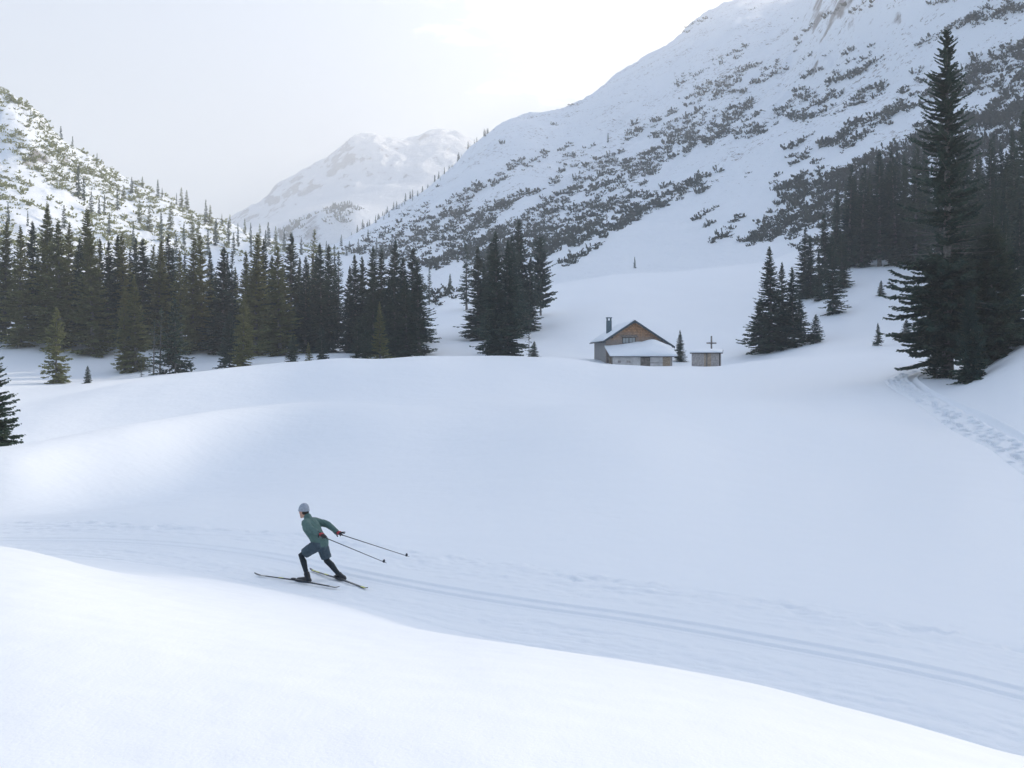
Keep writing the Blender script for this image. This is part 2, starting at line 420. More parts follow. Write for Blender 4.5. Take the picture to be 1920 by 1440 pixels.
def rows_at(px):
    Ys, Zs = [], []
    for r in rows:
        p = np.array([a[0] for a in r], float)[:, None]
        y = np.array([a[1] for a in r], float)[:, None]
        z = np.array([a[2][1] if isinstance(a[2], tuple) else (HY - a[2]) / F * a[1] for a in r], float)[:, None]
        q = np.clip(px, p[0, 0], p[-1, 0])
        n = q.size
        pp, yy, zz_ = np.repeat(p, n, 1), np.repeat(y, n, 1), np.repeat(z, n, 1)
        if len(r) == 2:
            t = (q - p[0, 0]) / (p[1, 0] - p[0, 0])
            Ys.append(y[0, 0] * (1 - t) + y[1, 0] * t); Zs.append(z[0, 0] * (1 - t) + z[1, 0] * t)
        else:
            Ys.append(pchip_eval(pp, yy, pchip_slopes(pp, yy), q)); Zs.append(pchip_eval(pp, zz_, pchip_slopes(pp, zz_), q))
    return np.array(Ys), np.array(Zs)

u_mid = np.arange(-0.64, 0.6401, 0.0025)
u_left = -0.64 - np.cumsum(np.geomspace(0.003, 0.05, 55))
u_right = 0.64 + np.cumsum(np.geomspace(0.003, 0.05, 55))
U = np.concatenate([u_left[::-1], u_mid, u_right])
NY = 640
LY = np.linspace(math.log(1.2), math.log(1650.0), NY)
YY = np.exp(LY)
rY, rZ = rows_at(U * F + CX)
H = np.zeros((U.size, NY))
for j in range(NY):
    H[:, j] = pchip_eval(rY, rZ, pchip_slopes(rY, rZ) if j == 0 else _ms, np.full(U.size, YY[j])) if j else pchip_eval(rY, rZ, pchip_slopes(rY, rZ), np.full(U.size, YY[j]))
    if j == 0: _ms = pchip_slopes(rY, rZ)
def blur(a, k, axis):
    ker = np.exp(-0.5 * (np.arange(-3 * k, 3 * k + 1) / k) ** 2); ker /= ker.sum()
    pad = [(0, 0), (0, 0)]; pad[axis] = (3 * k, 3 * k)
    ap = np.pad(a, pad, mode='edge')
    out = np.zeros_like(a)
    for i, w in enumerate(ker):
        sl = [slice(None), slice(None)]; sl[axis] = slice(i, i + a.shape[axis])
        out += w * ap[tuple(sl)]
    return out
Hb = blur(blur(H, 5, 1), 5, 0)
nearw = np.clip((YY - 160) / 120, 0, 1)[None, :]       # keep the mountain ridges sharper than the drifts
H = Hb * (1 - nearw) + blur(blur(H, 2, 1), 2, 0) * nearw
GX = U[:, None] * YY[None, :]; GY = np.broadcast_to(YY[None, :], GX.shape)
# wind-shaped swells on the snowfield, gullies and ribs on the mountains
sw = np.clip((GY - 24) / 20, 0, 1) * np.clip((260 - GY) / 100, 0, 1)
H = H + sw * (1.5 * fbm(GX / 14, GY / 22, 2, 3) + 0.12 * fbm(GX / 5, GY / 9, 2, 8))
mt = np.clip((GY - 210) / 200, 0, 1) * np.clip((0.60 - U[:, None]) / 0.06, 0, 1)
H = H - mt * 3.0 + mt * (10 * fbm(GX / 70 + GY / 200, GY / 150, 4, 21, 0.5) + 4.5 * fbm(GX / 22 - GY / 60, GY / 70, 3, 33, 0.55, True))
# crags: rocky ground near the right-hand summit
px_g = U[:, None] * F + CX
crag = np.exp(-((px_g - 1320) / 90) ** 2) * np.clip((GY - 850) / 80, 0, 1) + 0.8 * np.exp(-((px_g - 1545) / 60) ** 2) * np.clip((GY - 430) / 40, 0, 1) * np.clip((560 - GY) / 60, 0, 1)
H = H + crag * 14 * fbm(GX / 18, GY / 18, 4, 55, 0.6, True)
lm = np.clip((700 - px_g) / 250, 0, 1) * np.clip((GY - 190) / 60, 0, 1)
H = H + lm * (5.0 * fbm(GX / 16, GY / 20, 4, 77, 0.55, True))

# crags along the right-hand ridge line, then trim the sky line to the surveyed ridge
_rp = np.array([p[0] for p in ridge], float); _ry = np.array([p[1] for p in ridge], float)
_rz = np.array([p[2][1] if isinstance(p[2], tuple) else (HY - p[2]) / F * p[1] for p in ridge])
jy = np.interp(px_g[:, 0], _rp, _ry)[:, None]; jt_ = np.interp(px_g[:, 0], _rp, _rz / _ry)
rm_ = np.clip((px_g - 880) / 120, 0, 1) * np.clip((1620 - px_g) / 80, 0, 1)
H = H + rm_ * np.exp(-((GY - jy) / 110.0) ** 2) * (11 * fbm(GX / 26, GY / 30, 4, 131, 0.55, True))
H = H + rm_ * np.clip((GY - 300) / 200, 0, 1) * 5.0 * fbm((GX * 0.8 - GY * 0.6) / 11, (GX * 0.6 + GY * 0.8) / 60, 3, 141, 0.55, True)
far_ = YY > 250
act = (H[:, far_] / YY[None, far_]).max(1)
fac = np.where((px_g[:, 0] > -150) & (px_g[:, 0] < 1620), jt_ / act, 1.0)
fac = blur(fac[:, None], 9, 0)
H = H * (1 + (fac - 1) * np.clip((GY - 210) / 160, 0, 1))

def ground(x, y):
    """height of the snow at world x, y (arrays or scalars)"""
    x = np.atleast_1d(np.asarray(x, float)); y = np.atleast_1d(np.asarray(y, float))
    u = np.clip(x / y, U[0], U[-1] - 1e-6)
    i = np.clip(np.searchsorted(U, u, side='right') - 1, 0, U.size - 2)
    a = (u - U[i]) / (U[i + 1] - U[i])
    t = np.clip((np.log(y) - LY[0]) / (LY[1] - LY[0]), 0, NY - 1.001)
    j = t.astype(int); b = t - j
    return (H[i, j] * (1 - a) + H[i + 1, j] * a) * (1 - b) + (H[i, j + 1] * (1 - a) + H[i + 1, j + 1] * a) * b
def g1(x, y): return float(ground(x, y)[0])
def at(px, Y): return (px - CX) / F * Y
def hit(px, py, y0=3.0, y1=1200.0, n=500):
    """depth at which the sight line through a photo pixel meets the snow (first hit beyond y0)"""
    px = np.atleast_1d(np.asarray(px, float)); py = np.atleast_1d(np.asarray(py, float))
    ys = np.geomspace(y0, y1, n)
    res = np.full(px.size, np.nan)
    uu = (px - CX) / F; vv = (HY - py) / F
    for y in ys:
        m = np.isnan(res)
        if not m.any(): break
        z = ground(uu[m] * y, np.full(m.sum(), y))
        idx = np.where(m)[0][z >= vv[m] * y]
        res[idx] = y
    return res

# ------------------------------------------------------------------ ski trail and footpath centre lines
def spline(pts, n):
    P = [np.array(p, float) for p in pts]
    P = [2 * P[0] - P[1]] + P + [2 * P[-1] - P[-2]]
    out = []
    for i in range(1, len(P) - 2):
        for t in np.linspace(0, 1, 24, endpoint=False):
            a, b, c, d = P[i - 1], P[i], P[i + 1], P[i + 2]
            out.append(0.5 * (2 * b + (c - a) * t + (2 * a - 5 * b + 4 * c - d) * t * t + (3 * b - a - 3 * c + d) * t ** 3))
    out.append(P[-2]); out = np.array(out)
    s = np.concatenate([[0], np.cumsum(np.linalg.norm(np.diff(out, axis=0), axis=1))])
    q = np.linspace(0, s[-1], n)
    return np.stack([np.interp(q, s, out[:, k]) for k in range(2)], 1), s[-1]
tr_px = [(-260, 1003), (-60, 1008), (130, 1014), (330, 1023), (520, 1046), (700, 1083), (960, 1130), (1200, 1164), (1500, 1217), (1920, 1296), (2300, 1372)]
tr_pts = []
for p, q in tr_px:
    y = 4.2 * F / (q - HY); tr_pts.append((at(p, y), y))
trail, trail_len = spline(tr_pts, 380)
fp_px = [(2050, 925), (1920, 852), (1860, 818), (1800, 783), (1745, 750), (1705, 728), (1690, 712), (1712, 700), (1745, 690)]
fp_y = hit([p for p, q in fp_px], [q for p, q in fp_px], 20)
foot_pts = [(at(p, y), y) for (p, q), y in zip(fp_px, fp_y)]
footpath, foot_len = spline(foot_pts, 760)

def carve(path, half, depth, ylo, yhi):
    js = np.where((YY > ylo) & (YY < yhi))[0]
    sub = path[::3]
    for j in js:
        x = U * YY[j]
        near = np.where((x > sub[:, 0].min() - 4) & (x < sub[:, 0].max() + 4))[0]
        if near.size == 0: continue
        d = np.sqrt((x[near][:, None] - sub[None, :, 0]) ** 2 + (YY[j] - sub[None, :, 1]) ** 2).min(1)
        t = np.clip((half - d) / 0.5, 0, 1)
        HC[near, j] -= depth * t * t * (3 - 2 * t)
HC = H.copy()
carve(trail, 2.3, 0.16, trail[:, 1].min() - 4, trail[:, 1].max() + 4)
carve(footpath, 1.15, 0.35, footpath[:, 1].min() - 3, footpath[:, 1].max() + 3)

def grid_obj(name, i0, i1, j0, j1, mat):
    V = np.stack([GX[i0:i1, j0:j1], GY[i0:i1, j0:j1], HC[i0:i1, j0:j1]], -1).reshape(-1, 3)
    a, b = i1 - i0, j1 - j0
    idx = np.arange(a * b).reshape(a, b)
    Fq = np.stack([idx[:-1, :-1], idx[1:, :-1], idx[1:, 1:], idx[:-1, 1:]], -1).reshape(-1, 4)
    return link(name, np_mesh(name, V, Fq), mat)
jm = int(np.searchsorted(YY, 225.0)); jmr = jm
iv = int(np.searchsorted(U, (600 - CX) / F))
tag(grid_obj('snow_ground', 0, U.size, 0, jm + 1, M['snow']), kind='structure')
tag(grid_obj('mountain_left', 0, iv + 1, jm, NY, M['mountain_left']), kind='structure')
tag(grid_obj('mountain_right', iv, U.size, jm, NY, M['mountain']), kind='structure')
# unseen hillside added behind the camera to hold back light from there
bx = np.linspace(-420, 420, 85); by = np.concatenate([np.linspace(1.25, -40, 12), np.linspace(-50, -420, 50)])
BX, BY = np.meshgrid(bx, by, indexing='ij')
BH = -1.63 - 0.02 * np.clip(-BY, 0, 40) + np.clip(-BY - 40, 0, 400) * 0.62 + np.clip((-BY - 30) / 60, 0, 1) * 12 * fbm(BX / 70, BY / 70, 4, 5)
idx = np.arange(BX.size).reshape(BX.shape)
tag(link('light_block_hillside', np_mesh('light_block_hillside', np.stack([BX, BY, BH], -1).reshape(-1, 3), np.stack([idx[:-1, 1:], idx[1:, 1:], idx[1:, :-1], idx[:-1, :-1]], -1).reshape(-1, 4)), M['snow']), kind='structure')

def ribbon(name, path, s0, s1, ns, fn, mat):
    t = np.gradient(path, axis=0); t /= np.linalg.norm(t, axis=1)[:, None]
    nrm = np.stack([-t[:, 1], t[:, 0]], 1)
    if nrm[:, 1].mean() < 0: nrm = -nrm           # +s on the far side
    s = np.linspace(s0, s1, ns)
    X = path[:, None, 0] + nrm[:, None, 0] * s[None, :]; Y = path[:, None, 1] + nrm[:, None, 1] * s[None, :]
    L = np.concatenate([[0], np.cumsum(np.linalg.norm(np.diff(path, axis=0), axis=1))])
    Zr = ground(X.ravel(), Y.ravel()).reshape(X.shape) + fn(L[:, None] + 0 * X, s[None, :] + 0 * X, X, Y)
    a, b = X.shape
    idx = np.arange(a * b).reshape(a, b)
    Fq = np.stack([idx[:-1, :-1], idx[:-1, 1:], idx[1:, 1:], idx[1:, :-1]], -1).reshape(-1, 4)
    me = np_mesh(name, np.stack([X, Y, Zr], -1).reshape(-1, 3), Fq)
    o = link(name, me, mat)
    if me.polygons[0].normal.z < 0: me.flip_normals()
    return o
def edge_fade(s, a, b, w, sink):
    t = np.clip(np.minimum(s - a, b - s) / w, 0, 1); t = t * t * (3 - 2 * t)
    return -sink * (1 - t)
def trail_fn(L, s, X, Y):
    z = edge_fade(s, -2.9, 3.3, 0.9, 0.10) + 0.006
    for c in (-0.19, 0.19):
        g = np.clip(1 - np.abs((s - c) / 0.11), 0, 1); z = z - 0.032 * g * g * (3 - 2 * g) * np.clip(L / 10 - 0.4, 0.35, 1)
        z = z + 0.012 * np.exp(-((np.abs(s - c) - 0.12) / 0.05) ** 2)
    rough = np.clip((np.abs(s) - 0.45) / 0.4, 0, 1)
    z = z + rough * (0.05 * fbm(L / 1.6, s / 0.22, 3, 5) + 0.03 * fbm(X / 0.13, Y / 0.13, 2, 9))
    # broken, trampled snow along the far edge
    w = np.clip((s - 1.3) / 0.7, 0, 1) * np.clip((3.2 - s) / 0.8, 0, 1) * np.clip((fbm(L / 2.6, s / 1.5, 2, 14) + 0.16) * 4, 0, 1)
    z = z + w * (0.22 * fbm(X / 0.42, Y / 0.42, 4, 15, 0.6) + 0.02)
    return z
tag(ribbon('ski_trail', trail, -2.9, 3.3, 170, trail_fn, M['snow_trail']), kind='structure')
rng = np.random.default_rng(4)
steps = []
l = 0.5
while l < foot_len:
    steps.append((l, -0.55 + rng.normal(0, 0.22) + 0.17 * (1 if len(steps) % 2 else -1))); l += rng.uniform(0.35, 0.62)
l = 0.8
while l < foot_len:
    steps.append((l, 0.0 + rng.normal(0, 0.2))); l += rng.uniform(0.5, 1.1)
def foot_fn(L, s, X, Y):
    s = -s
    z = edge_fade(s, -1.5, 1.5, 0.5, 0.22) + 0.01 + 0.05 * fbm(X / 0.5, Y / 0.5, 3, 41)
    c = 0.75
    g = np.clip(1 - np.abs((s - c) / 0.32), 0, 1); z = z - 0.15 * g * g * (3 - 2 * g)
    z = z + 0.09 * np.exp(-((s - 1.12) / 0.12) ** 2) + 0.05 * np.exp(-((s - 0.38) / 0.12) ** 2)
    for q, r in steps:
        m = np.abs(L[:, 0] - q) < 0.5
        if not m.any(): continue
        d = ((L[m] - q) / 0.21) ** 2 + ((s[m] - r) / 0.15) ** 2
        z[m] -= 0.26 * np.exp(-d ** 2) - 0.07 * np.exp(-((np.sqrt(d) - 1.35) / 0.3) ** 2)
    return z
tag(ribbon('footpath', footpath, -1.5, 1.5, 60, foot_fn, M['snow_trail']), kind='structure')

# ------------------------------------------------------------------ far mountain beyond the valley
fm_ridge = [(200, 2700, 520), (380, 2650, 455), (440, 2600, 412), (500, 2550, 374), (520, 2550, 352), (560, 2520, 328), (600, 2500, 312), (622, 2500, 298), (640, 2500, 284), (668, 2480, 264), (700, 2480, 259),
            (730, 2480, 266), (765, 2500, 268), (800, 2500, 256), (830, 2500, 248), (858, 2520, 250), (880, 2540, 262), (920, 2600, 290), (1000, 2700, 340), (1200, 2800, 420)]
fm_rows = [[(p, 1250, 520 - 10 * math.sin(p / 60)) for p in (200, 400, 600, 800, 1000, 1200)],
           [(200, 1500, 470), (400, 1500, 440), (500, 1500, 432), (560, 1480, 415), (610, 1450, 396), (660, 1450, 392), (720, 1480, 398), (800, 1500, 400), (1000, 1500, 410), (1200, 1500, 440)],
           [(200, 1800, 490), (400, 1800, 445), (500, 1780, 420), (600, 1780, 392), (700, 1780, 380), (800, 1800, 368), (1000, 1850, 390), (1200, 1900, 430)],
           fm_ridge, [(p, y * 1.3, (y * 1.3) and HY - (HY - v) / 1.3 * 0.8) for p, y, v in fm_ridge]]
keep = rows; rows = fm_rows
fu = np.linspace((200 - CX) / F, (1200 - CX) / F, 320)
ry, rz = rows_at(fu * F + CX)
rows = keep
FY = np.linspace(1260, 3250, 230)
ms = pchip_slopes(ry, rz)
FH = np.stack([pchip_eval(ry, rz, ms, np.full(fu.size, y)) for y in FY], 1)
FX = fu[:, None] * FY[None, :]; FYg = np.broadcast_to(FY[None, :], FX.shape)
hi = np.clip((FYg - 1750) / 400, 0, 1)
FH = FH + hi * (34 * fbm(FX / 260 + FYg / 500, FYg / 330, 4, 61, 0.5, True) - 12 + 26 * fbm(FX / 70, FYg / 70, 4, 66, 0.55, True)) + 6 * fbm(FX / 80, FYg / 80, 3, 69)
idx = np.arange(FX.size).reshape(FX.shape)
Fq = np.stack([idx[:-1, :-1], idx[1:, :-1], idx[1:, 1:], idx[:-1, 1:]], -1).reshape(-1, 4)
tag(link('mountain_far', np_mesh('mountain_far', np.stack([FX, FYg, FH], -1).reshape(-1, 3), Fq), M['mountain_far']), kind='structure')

# ------------------------------------------------------------------ spruces
def kites(p, d, ln, wd, roll):
    """leaf-sized kites: base points p (N,3), directions d, lengths, widths, roll vectors"""
    d = d / np.linalg.norm(d, axis=1)[:, None]
    side = np.cross(d, roll); side /= (np.linalg.norm(side, axis=1)[:, None] + 1e-9)
    mid = p + d * (ln * 0.45)[:, None]
    q = p + d * ln[:, None]
    V = np.stack([p, mid + side * wd[:, None], q, mid - side * wd[:, None]], 1).reshape(-1, 3)
    Fq = np.arange(len(p) * 4).reshape(-1, 4)
    return V, Fq

def spruce_crown(seed, Ht=20.0, R=2.4, bare=0.04, gap=0.42, nb=6, tw=42, size=1.0, shape=0.8, jag=0.35, droop=0.35, sparse=0.0, lean_low=1.0, dense_top=2.0):
    r = np.random.default_rng(seed)
    zs = []
    z = bare * Ht
    while z < Ht * 0.985:
        t = z / Ht
        for k in range(max(3, int(round(nb * (0.75 + 0.5 * r.random()))))):
            if r.random() < sparse * (0.4 + 0.6 * (1 - t)) * (0.15 if t > dense_top else 1.0): continue
            zs.append(z + r.normal(0, gap * 0.6))
        z += gap * (1.0 - 0.45 * t) * (0.8 + 0.4 * r.random())
    zs = np.clip(np.array(zs), bare * Ht * 0.8, Ht * 0.99)
    B = zs.size
    t = zs / Ht
    ang = r.random(B) * 2 * math.pi
    sector = 1 + 0.18 * np.sin(ang * 2 + seed) * np.sin(zs * 1.3 + seed)
    L = R * ((1 - t) ** shape) * np.clip((t - bare) / 0.10 * 0.45 + 0.6, 0.6, 1) * (1 - jag + jag * 1.35 * r.random(B)) * sector + 0.04
    e0 = -0.18 * (1 - t) * lean_low + 0.55 * t + r.normal(0, 0.08, B)
    hx, hy = np.cos(ang), np.sin(ang)
    T = tw
    s = np.clip(r.random((B, T)) ** 0.75, 0.06, 1.0)
    rad = s * L[:, None]
    zc = zs[:, None] + L[:, None] * (e0[:, None] * s - droop * s ** 2 * (1 - t[:, None]) + 0.8 * droop * s ** 3.5 * (1 - 0.5 * t[:, None]))
    base = np.stack([hx[:, None] * rad, hy[:, None] * rad, zc], -1)
    sd = np.where(r.random((B, T)) < 0.5, -1.0, 1.0)
    a = np.radians(r.uniform(25, 75, (B, T)))
    dirv = np.stack([hx[:, None] * np.cos(a) - hy[:, None] * np.sin(a) * sd, hy[:, None] * np.cos(a) + hx[:, None] * np.sin(a) * sd,
                     -0.28 - 0.4 * r.random((B, T)) * (1 - t[:, None]) + 0.75 * t[:, None] ** 2 + r.normal(0, 0.27, (B, T))], -1)
    ln = (0.15 + 0.42 * (1.08 - s) * np.minimum(L[:, None], 2.2) * 0.55 + 0.12 * r.random((B, T))) * size * 1.25 * (1 - 0.62 * t[:, None] ** 1.5)
    wd = ln * r.uniform(0.16, 0.30, (B, T)) * 1.05 + 0.02 * size
    roll = np.stack([r.normal(0, 0.6, (B, T)), r.normal(0, 0.6, (B, T)), np.ones((B, T))], -1)
    V, Fq = kites(base.reshape(-1, 3), dirv.reshape(-1, 3), ln.ravel(), wd.ravel(), roll.reshape(-1, 3))
    # leader and its tight top tufts
    n = 40
    zt = Ht * (0.955 + 0.045 * r.random(n)); aa = r.random(n) * 6.28
    V2, F2 = kites(np.stack([0 * zt, 0 * zt, zt], 1), np.stack([np.cos(aa), np.sin(aa), np.full(n, 1.2)], 1), np.full(n, 0.22 * size), np.full(n, 0.022 * size), np.stack([-np.sin(aa), np.cos(aa), 0 * aa], 1))
    return np.concatenate([V, V2]), np.concatenate([Fq, F2 + len(V)]), (ang, zs, L, e0, t)

def trunk_mesh(name, Ht, r0, seed, limbs=None, n=9):
    r = np.random.default_rng(seed + 999)
    zs = np.array([-0.8, 0.0, 0.03, 0.1, 0.3, 0.55, 0.8, 1.0]) * Ht; zs[0] = -0.8
    rr = r0 * np.array([1.35, 1.25, 1.05, 0.92, 0.75, 0.5, 0.24, 0.05])
    off = np.cumsum(r.normal(0, 0.012 * Ht / 8, (8, 2)), 0) * np.linspace(0, 1, 8)[:, None] * 0.5
    off *= (1 - np.linspace(0, 1, 8) ** 6)[:, None]
    mb = MB()
    mb.tube([(off[i, 0], off[i, 1], zs[i]) for i in range(8)], list(rr), n)
    if limbs is not None:
        ang, lz, L, e0, t = limbs
        for k in range(len(lz)):
            p0 = Vector((0, 0, lz[k])); d = Vector((math.cos(ang[k]), math.sin(ang[k]), 0))
            p1 = p0 + d * L[k] * 0.5 + Vector((0, 0, L[k] * (e0[k] * 0.5 - 0.06))); p2 = p0 + d * L[k] * 0.92 + Vector((0, 0, L[k] * (e0[k] * 0.9 - 0.1)))
            b = 0.011 + 0.009 * L[k]
            mb.tube([p0, p1, p2], [b, b * 0.6, b * 0.2], 4, cap=False)
    return py_mesh(name, mb.v, mb.f, True)

VAR = {}
def variant(key, mat, limb_share=0.35, r0=None, **kw):
    V, Fq, lim = spruce_crown(**kw)
    crown = np_mesh('crown_' + key, V, Fq, smooth=False); crown.materials.append(mat)
    k = max(1, int(1 / limb_share))
    tm = trunk_mesh('trunk_' + key, kw['Ht'], r0 or kw['Ht'] * 0.0125, kw['seed'], tuple(a[::k] for a in lim)); tm.materials.append(M['bark'])
    VAR[key] = (crown, tm, kw['Ht'])
N_, O_ = M['needles'], M['needles_sunlit']
variant('full_a', N_, seed=1, Ht=20.0, R=3.4, shape=0.95)
variant('full_b', N_, seed=2, Ht=20.0, R=3.1, shape=1.0, droop=0.45)
variant('full_c', N_, seed=3, Ht=20.0, R=3.5, shape=0.85, jag=0.5)
variant('slim_a', N_, seed=4, Ht=20.0, R=2.5, shape=0.9, nb=5)
variant('slim_b', N_, seed=5, Ht=20.0, R=2.3, shape=0.75, nb=5, jag=0.55, bare=0.1)
variant('olive_a', O_, seed=6, Ht=20.0, R=3.0, shape=0.95)
variant('olive_b', O_, seed=7, Ht=20.0, R=2.7, shape=0.85, jag=0.55)
variant('olive_c', O_, seed=8, Ht=20.0, R=3.1, shape=0.85, sparse=0.15)
variant('sparse_a', N_, seed=9, Ht=20.0, R=2.2, shape=0.7, sparse=0.45, bare=0.12, nb=5, tw=24, jag=0.6)
variant('sparse_b', O_, seed=10, Ht=20.0, R=2.0, shape=0.65, sparse=0.6, bare=0.15, nb=4, tw=20, jag=0.6)
variant('stone_pine', N_, seed=11, Ht=14.0, R=3.3, shape=0.42, bare=0.14, gap=0.5, tw=60, jag=0.5, droop=0.0, lean_low=-1.0, size=1.1)
variant('young_a', N_, seed=12, Ht=5.0, R=1.35, gap=0.2, tw=34, size=0.62, shape=1.0, nb=6, bare=0.02)
variant('young_b', O_, seed=13, Ht=5.0, R=1.15, gap=0.22, tw=26, size=0.6, shape=0.8, nb=6, bare=0.03)
variant('thin_young', N_, seed=14, Ht=5.0, R=0.8, gap=0.3, tw=14, size=0.5, shape=0.7, nb=4, sparse=0.3, bare=0.08)
variant('near_left', N_, seed=15, Ht=9.0, R=2.4, gap=0.26, tw=60, size=0.7, nb=7, bare=0.02, droop=0.25)
variant('wide_dark', N_, seed=16, Ht=12.0, R=4.0, gap=0.3, tw=95, size=0.85, nb=8, shape=0.75, bare=0.02, jag=0.5)
for key in ('far_a', 'far_b', 'far_c'):
    sd = {'far_a': 21, 'far_b': 22, 'far_c': 23}[key]
    V, Fq, lim = spruce_crown(seed=sd, Ht=12.0, R=(1.5, 1.9, 1.2)[sd - 21], gap=0.6, nb=5, tw=12, size=1.7, shape=0.7, jag=0.5, sparse=0.15)
    mb = MB(); mb.tube([(0, 0, -0.8), (0, 0, 6), (0, 0, 11.5)], [0.16, 0.1, 0.03], 5)
    Vt = np.array(mb.v); nq = len(V)
    q4 = [f for f in mb.f if len(f) == 4]
    me = np_mesh('tree_' + key, np.concatenate([V, Vt]), np.concatenate([Fq, np.array(q4) + nq]), smooth=False)
    me.materials.append(M['needles'] if sd != 22 else M['needles_sunlit'])
    VAR[key] = (me, None, 12.0)

RT = random.Random(7)
TREES = []        # (px, root) for labels afterwards
def tree(px, Y, top, key, width=1.0, label=None, group=None, name='spruce_tree', sink=0.25, cat='tree', lean=0.02):
    x = at(px, Y); z = g1(x, Y) - sink
    height = (HY - top) / F * Y - z
    crown, tm, Ht = VAR[key]
    s = height / Ht
    root = empty(name, (x, Y, z), RT.uniform(0, 6.28))
    root.scale = (s * width * 1.08, s * width * 1.08, s)
    root.rotation_euler[0] = RT.gauss(0, lean); root.rotation_euler[1] = RT.gauss(0, lean)
    link('trunk', tm, None, root); link('crown', crown, None, root)
    tag(root, label, cat, group)
    TREES.append(root)
    return root
def far_tree(px, Y, top, key, width=1.0, label=None, group=None):
    x = at(px, Y); z = g1(x, Y) - 0.3
    height = (HY - top) / F * Y - z
    me, _, Ht = VAR[key]
    o = link('spruce_tree', me)
    o.location = (x, Y, z); o.rotation_euler = (0, 0, RT.uniform(0, 6.28)); s = height / Ht
    o.scale = (s * width, s * width, s)
    tag(o, label, 'tree', group)
    return o

ORD = ['leftmost', 'second', 'third', 'fourth', 'fifth', 'sixth', 'seventh', 'eighth', 'ninth', 'tenth', 'eleventh', 'twelfth', 'thirteenth', 'fourteenth', 'fifteenth', 'sixteenth', 'seventeenth', 'eighteenth', 'nineteenth', 'twentieth']
def ordinal(n):
    if n < 20: return ORD[n]
    tens = {2: 'twenty', 3: 'thirty', 4: 'forty', 5: 'fifty', 6: 'sixty', 7: 'seventy'}[(n + 1) // 10]
    u = (n + 1) % 10
    return tens[:-1] + 'ieth' if u == 0 else tens + '-' + ['', 'first', 'second', 'third', 'fourth', 'fifth', 'sixth', 'seventh', 'eighth', 'ninth'][u]
def ord_label(n, mid, where):
    return f'{ordinal(n)} {mid} from left {where}' if n else f'leftmost {mid} {where}'

# left forest, front row: tops read off the photograph
lf = [(-28, 146, 418, 'full_a', 1), (8, 150, 414, 'olive_b', 1), (37, 143, 422, 'full_b', 1.05), (63, 152, 415, 'full_c', .9), (88, 149, 381, 'olive_a', .95), (113, 142, 413, 'full_b', 1), (124, 150, 417, 'olive_c', .9),
      (146, 147, 447, 'full_a', .9), (162, 153, 390, 'slim_a', 1), (174, 140, 436, 'olive_c', 1.0), (186, 151, 446, 'olive_a', .8), (202, 146, 452, 'full_a', 1), (219, 152, 440, 'full_c', .9), (233, 148, 436, 'full_b', 1), (251, 153, 446, 'full_a', .9), (269, 147, 447, 'full_c', .95),
      (293, 146, 450, 'olive_b', 1.1), (306, 152, 455, 'full_b', .9), (319, 149, 439, 'slim_a', 1), (340, 143, 468, 'olive_a', .9), (359, 146, 444, 'olive_b', 1.1), (380, 148, 439, 'olive_c', .95), (396, 151, 470, 'full_a', .8), (417, 144, 463, 'full_a', 1.1), (437, 150, 475, 'sparse_a', 1), (459, 146, 470, 'full_b', .9),
      (478, 143, 437, 'slim_a', 1.1), (494, 147, 447, 'full_a', .8), (509, 151, 478, 'full_c', .8), (525, 136, 460, 'olive_c', 1.0), (545, 147, 435, 'slim_a', 1.2), (560, 152, 482, 'full_b', .85), (573, 141, 480, 'full_c', .8), (583, 156, 430, 'sparse_b', 1), (591, 146, 473, 'full_b', .9), (604, 140, 457, 'full_a', .9), (617, 144, 458, 'full_c', .8), (634, 158, 470, 'sparse_a', .9)]
swap = {'full_b': 'olive_a', 'full_c': 'olive_c', 'slim_a': 'olive_b'}
lf = [(p, y, t, swap.get(k, k) if p < 480 and (i % 3) else k, w) for i, (p, y, t, k, w) in enumerate(lf)]  # more of the left trees take the sunlit-coloured needles
lf.sort(key=lambda a: a[0])
for n, (px, Y, top, key, w) in enumerate(lf):
    kind = {'o': 'tall sunlit olive spruce', 'f': 'tall dark green spruce', 's': 'slender spruce'}[key[0]]
    lo, hi = min(lf[n - 1][0], px), px
    tree(px, Y, top, key, w * RT.uniform(1.15, 1.5), ord_label(n, kind, 'in the front of the left forest'), 'spruces of the left forest')
# trees deeper in that forest, seen between the crowns
bk_ = []
for k in range(34):
    px = -30 + k * 20 + RT.uniform(-8, 8)
    bk_.append((px, RT.uniform(160, 188), RT.uniform(452, 505) + (px / 640) * 18, RT.choice(['full_a', 'full_b', 'full_c', 'slim_a', 'olive_a', 'olive_b', 'olive_c']), RT.uniform(.9, 1.25)))
for n, (px, Y, top, key, w) in enumerate(sorted(bk_)):
    tree(px, Y, top, key, w, ord_label(n, 'spruce', 'deep in the left forest behind the front row'), 'spruces deep in the left forest')
# single trees at the forest foot
tree(105, 112, 578, 'young_b', 1.0, 'young grey-green spruce standing alone on snow before the left forest', 'spruces at the forest foot', sink=.2)
tree(233, 131, 534, 'olive_b', 0.95, 'narrow olive spruce left of the yellow-green one at forest foot', 'spruces at the forest foot')
tree(255, 131, 516, 'olive_a', 1.35, 'yellow-green sunlit pointed spruce in front of the left forest', 'spruces at the forest foot')
tree(288, 118, 600, 'thin_young', 1.1, 'thin young spruce left of a pair at the forest foot', 'spruces at the forest foot')
tree(300, 119, 579, 'thin_young', 1.0, 'sparse young spruce with bare trunk below the left forest', 'spruces at the forest foot')
tree(329, 119, 563, 'young_a', .95, 'bushy dark young spruce below the left forest, right of sparse one', 'spruces at the forest foot')
tree(265, 117, 674, 'thin_young', 1.2, 'tiny thin spruce sapling poking above the snow crest', 'spruces at the forest foot', sink=.1)
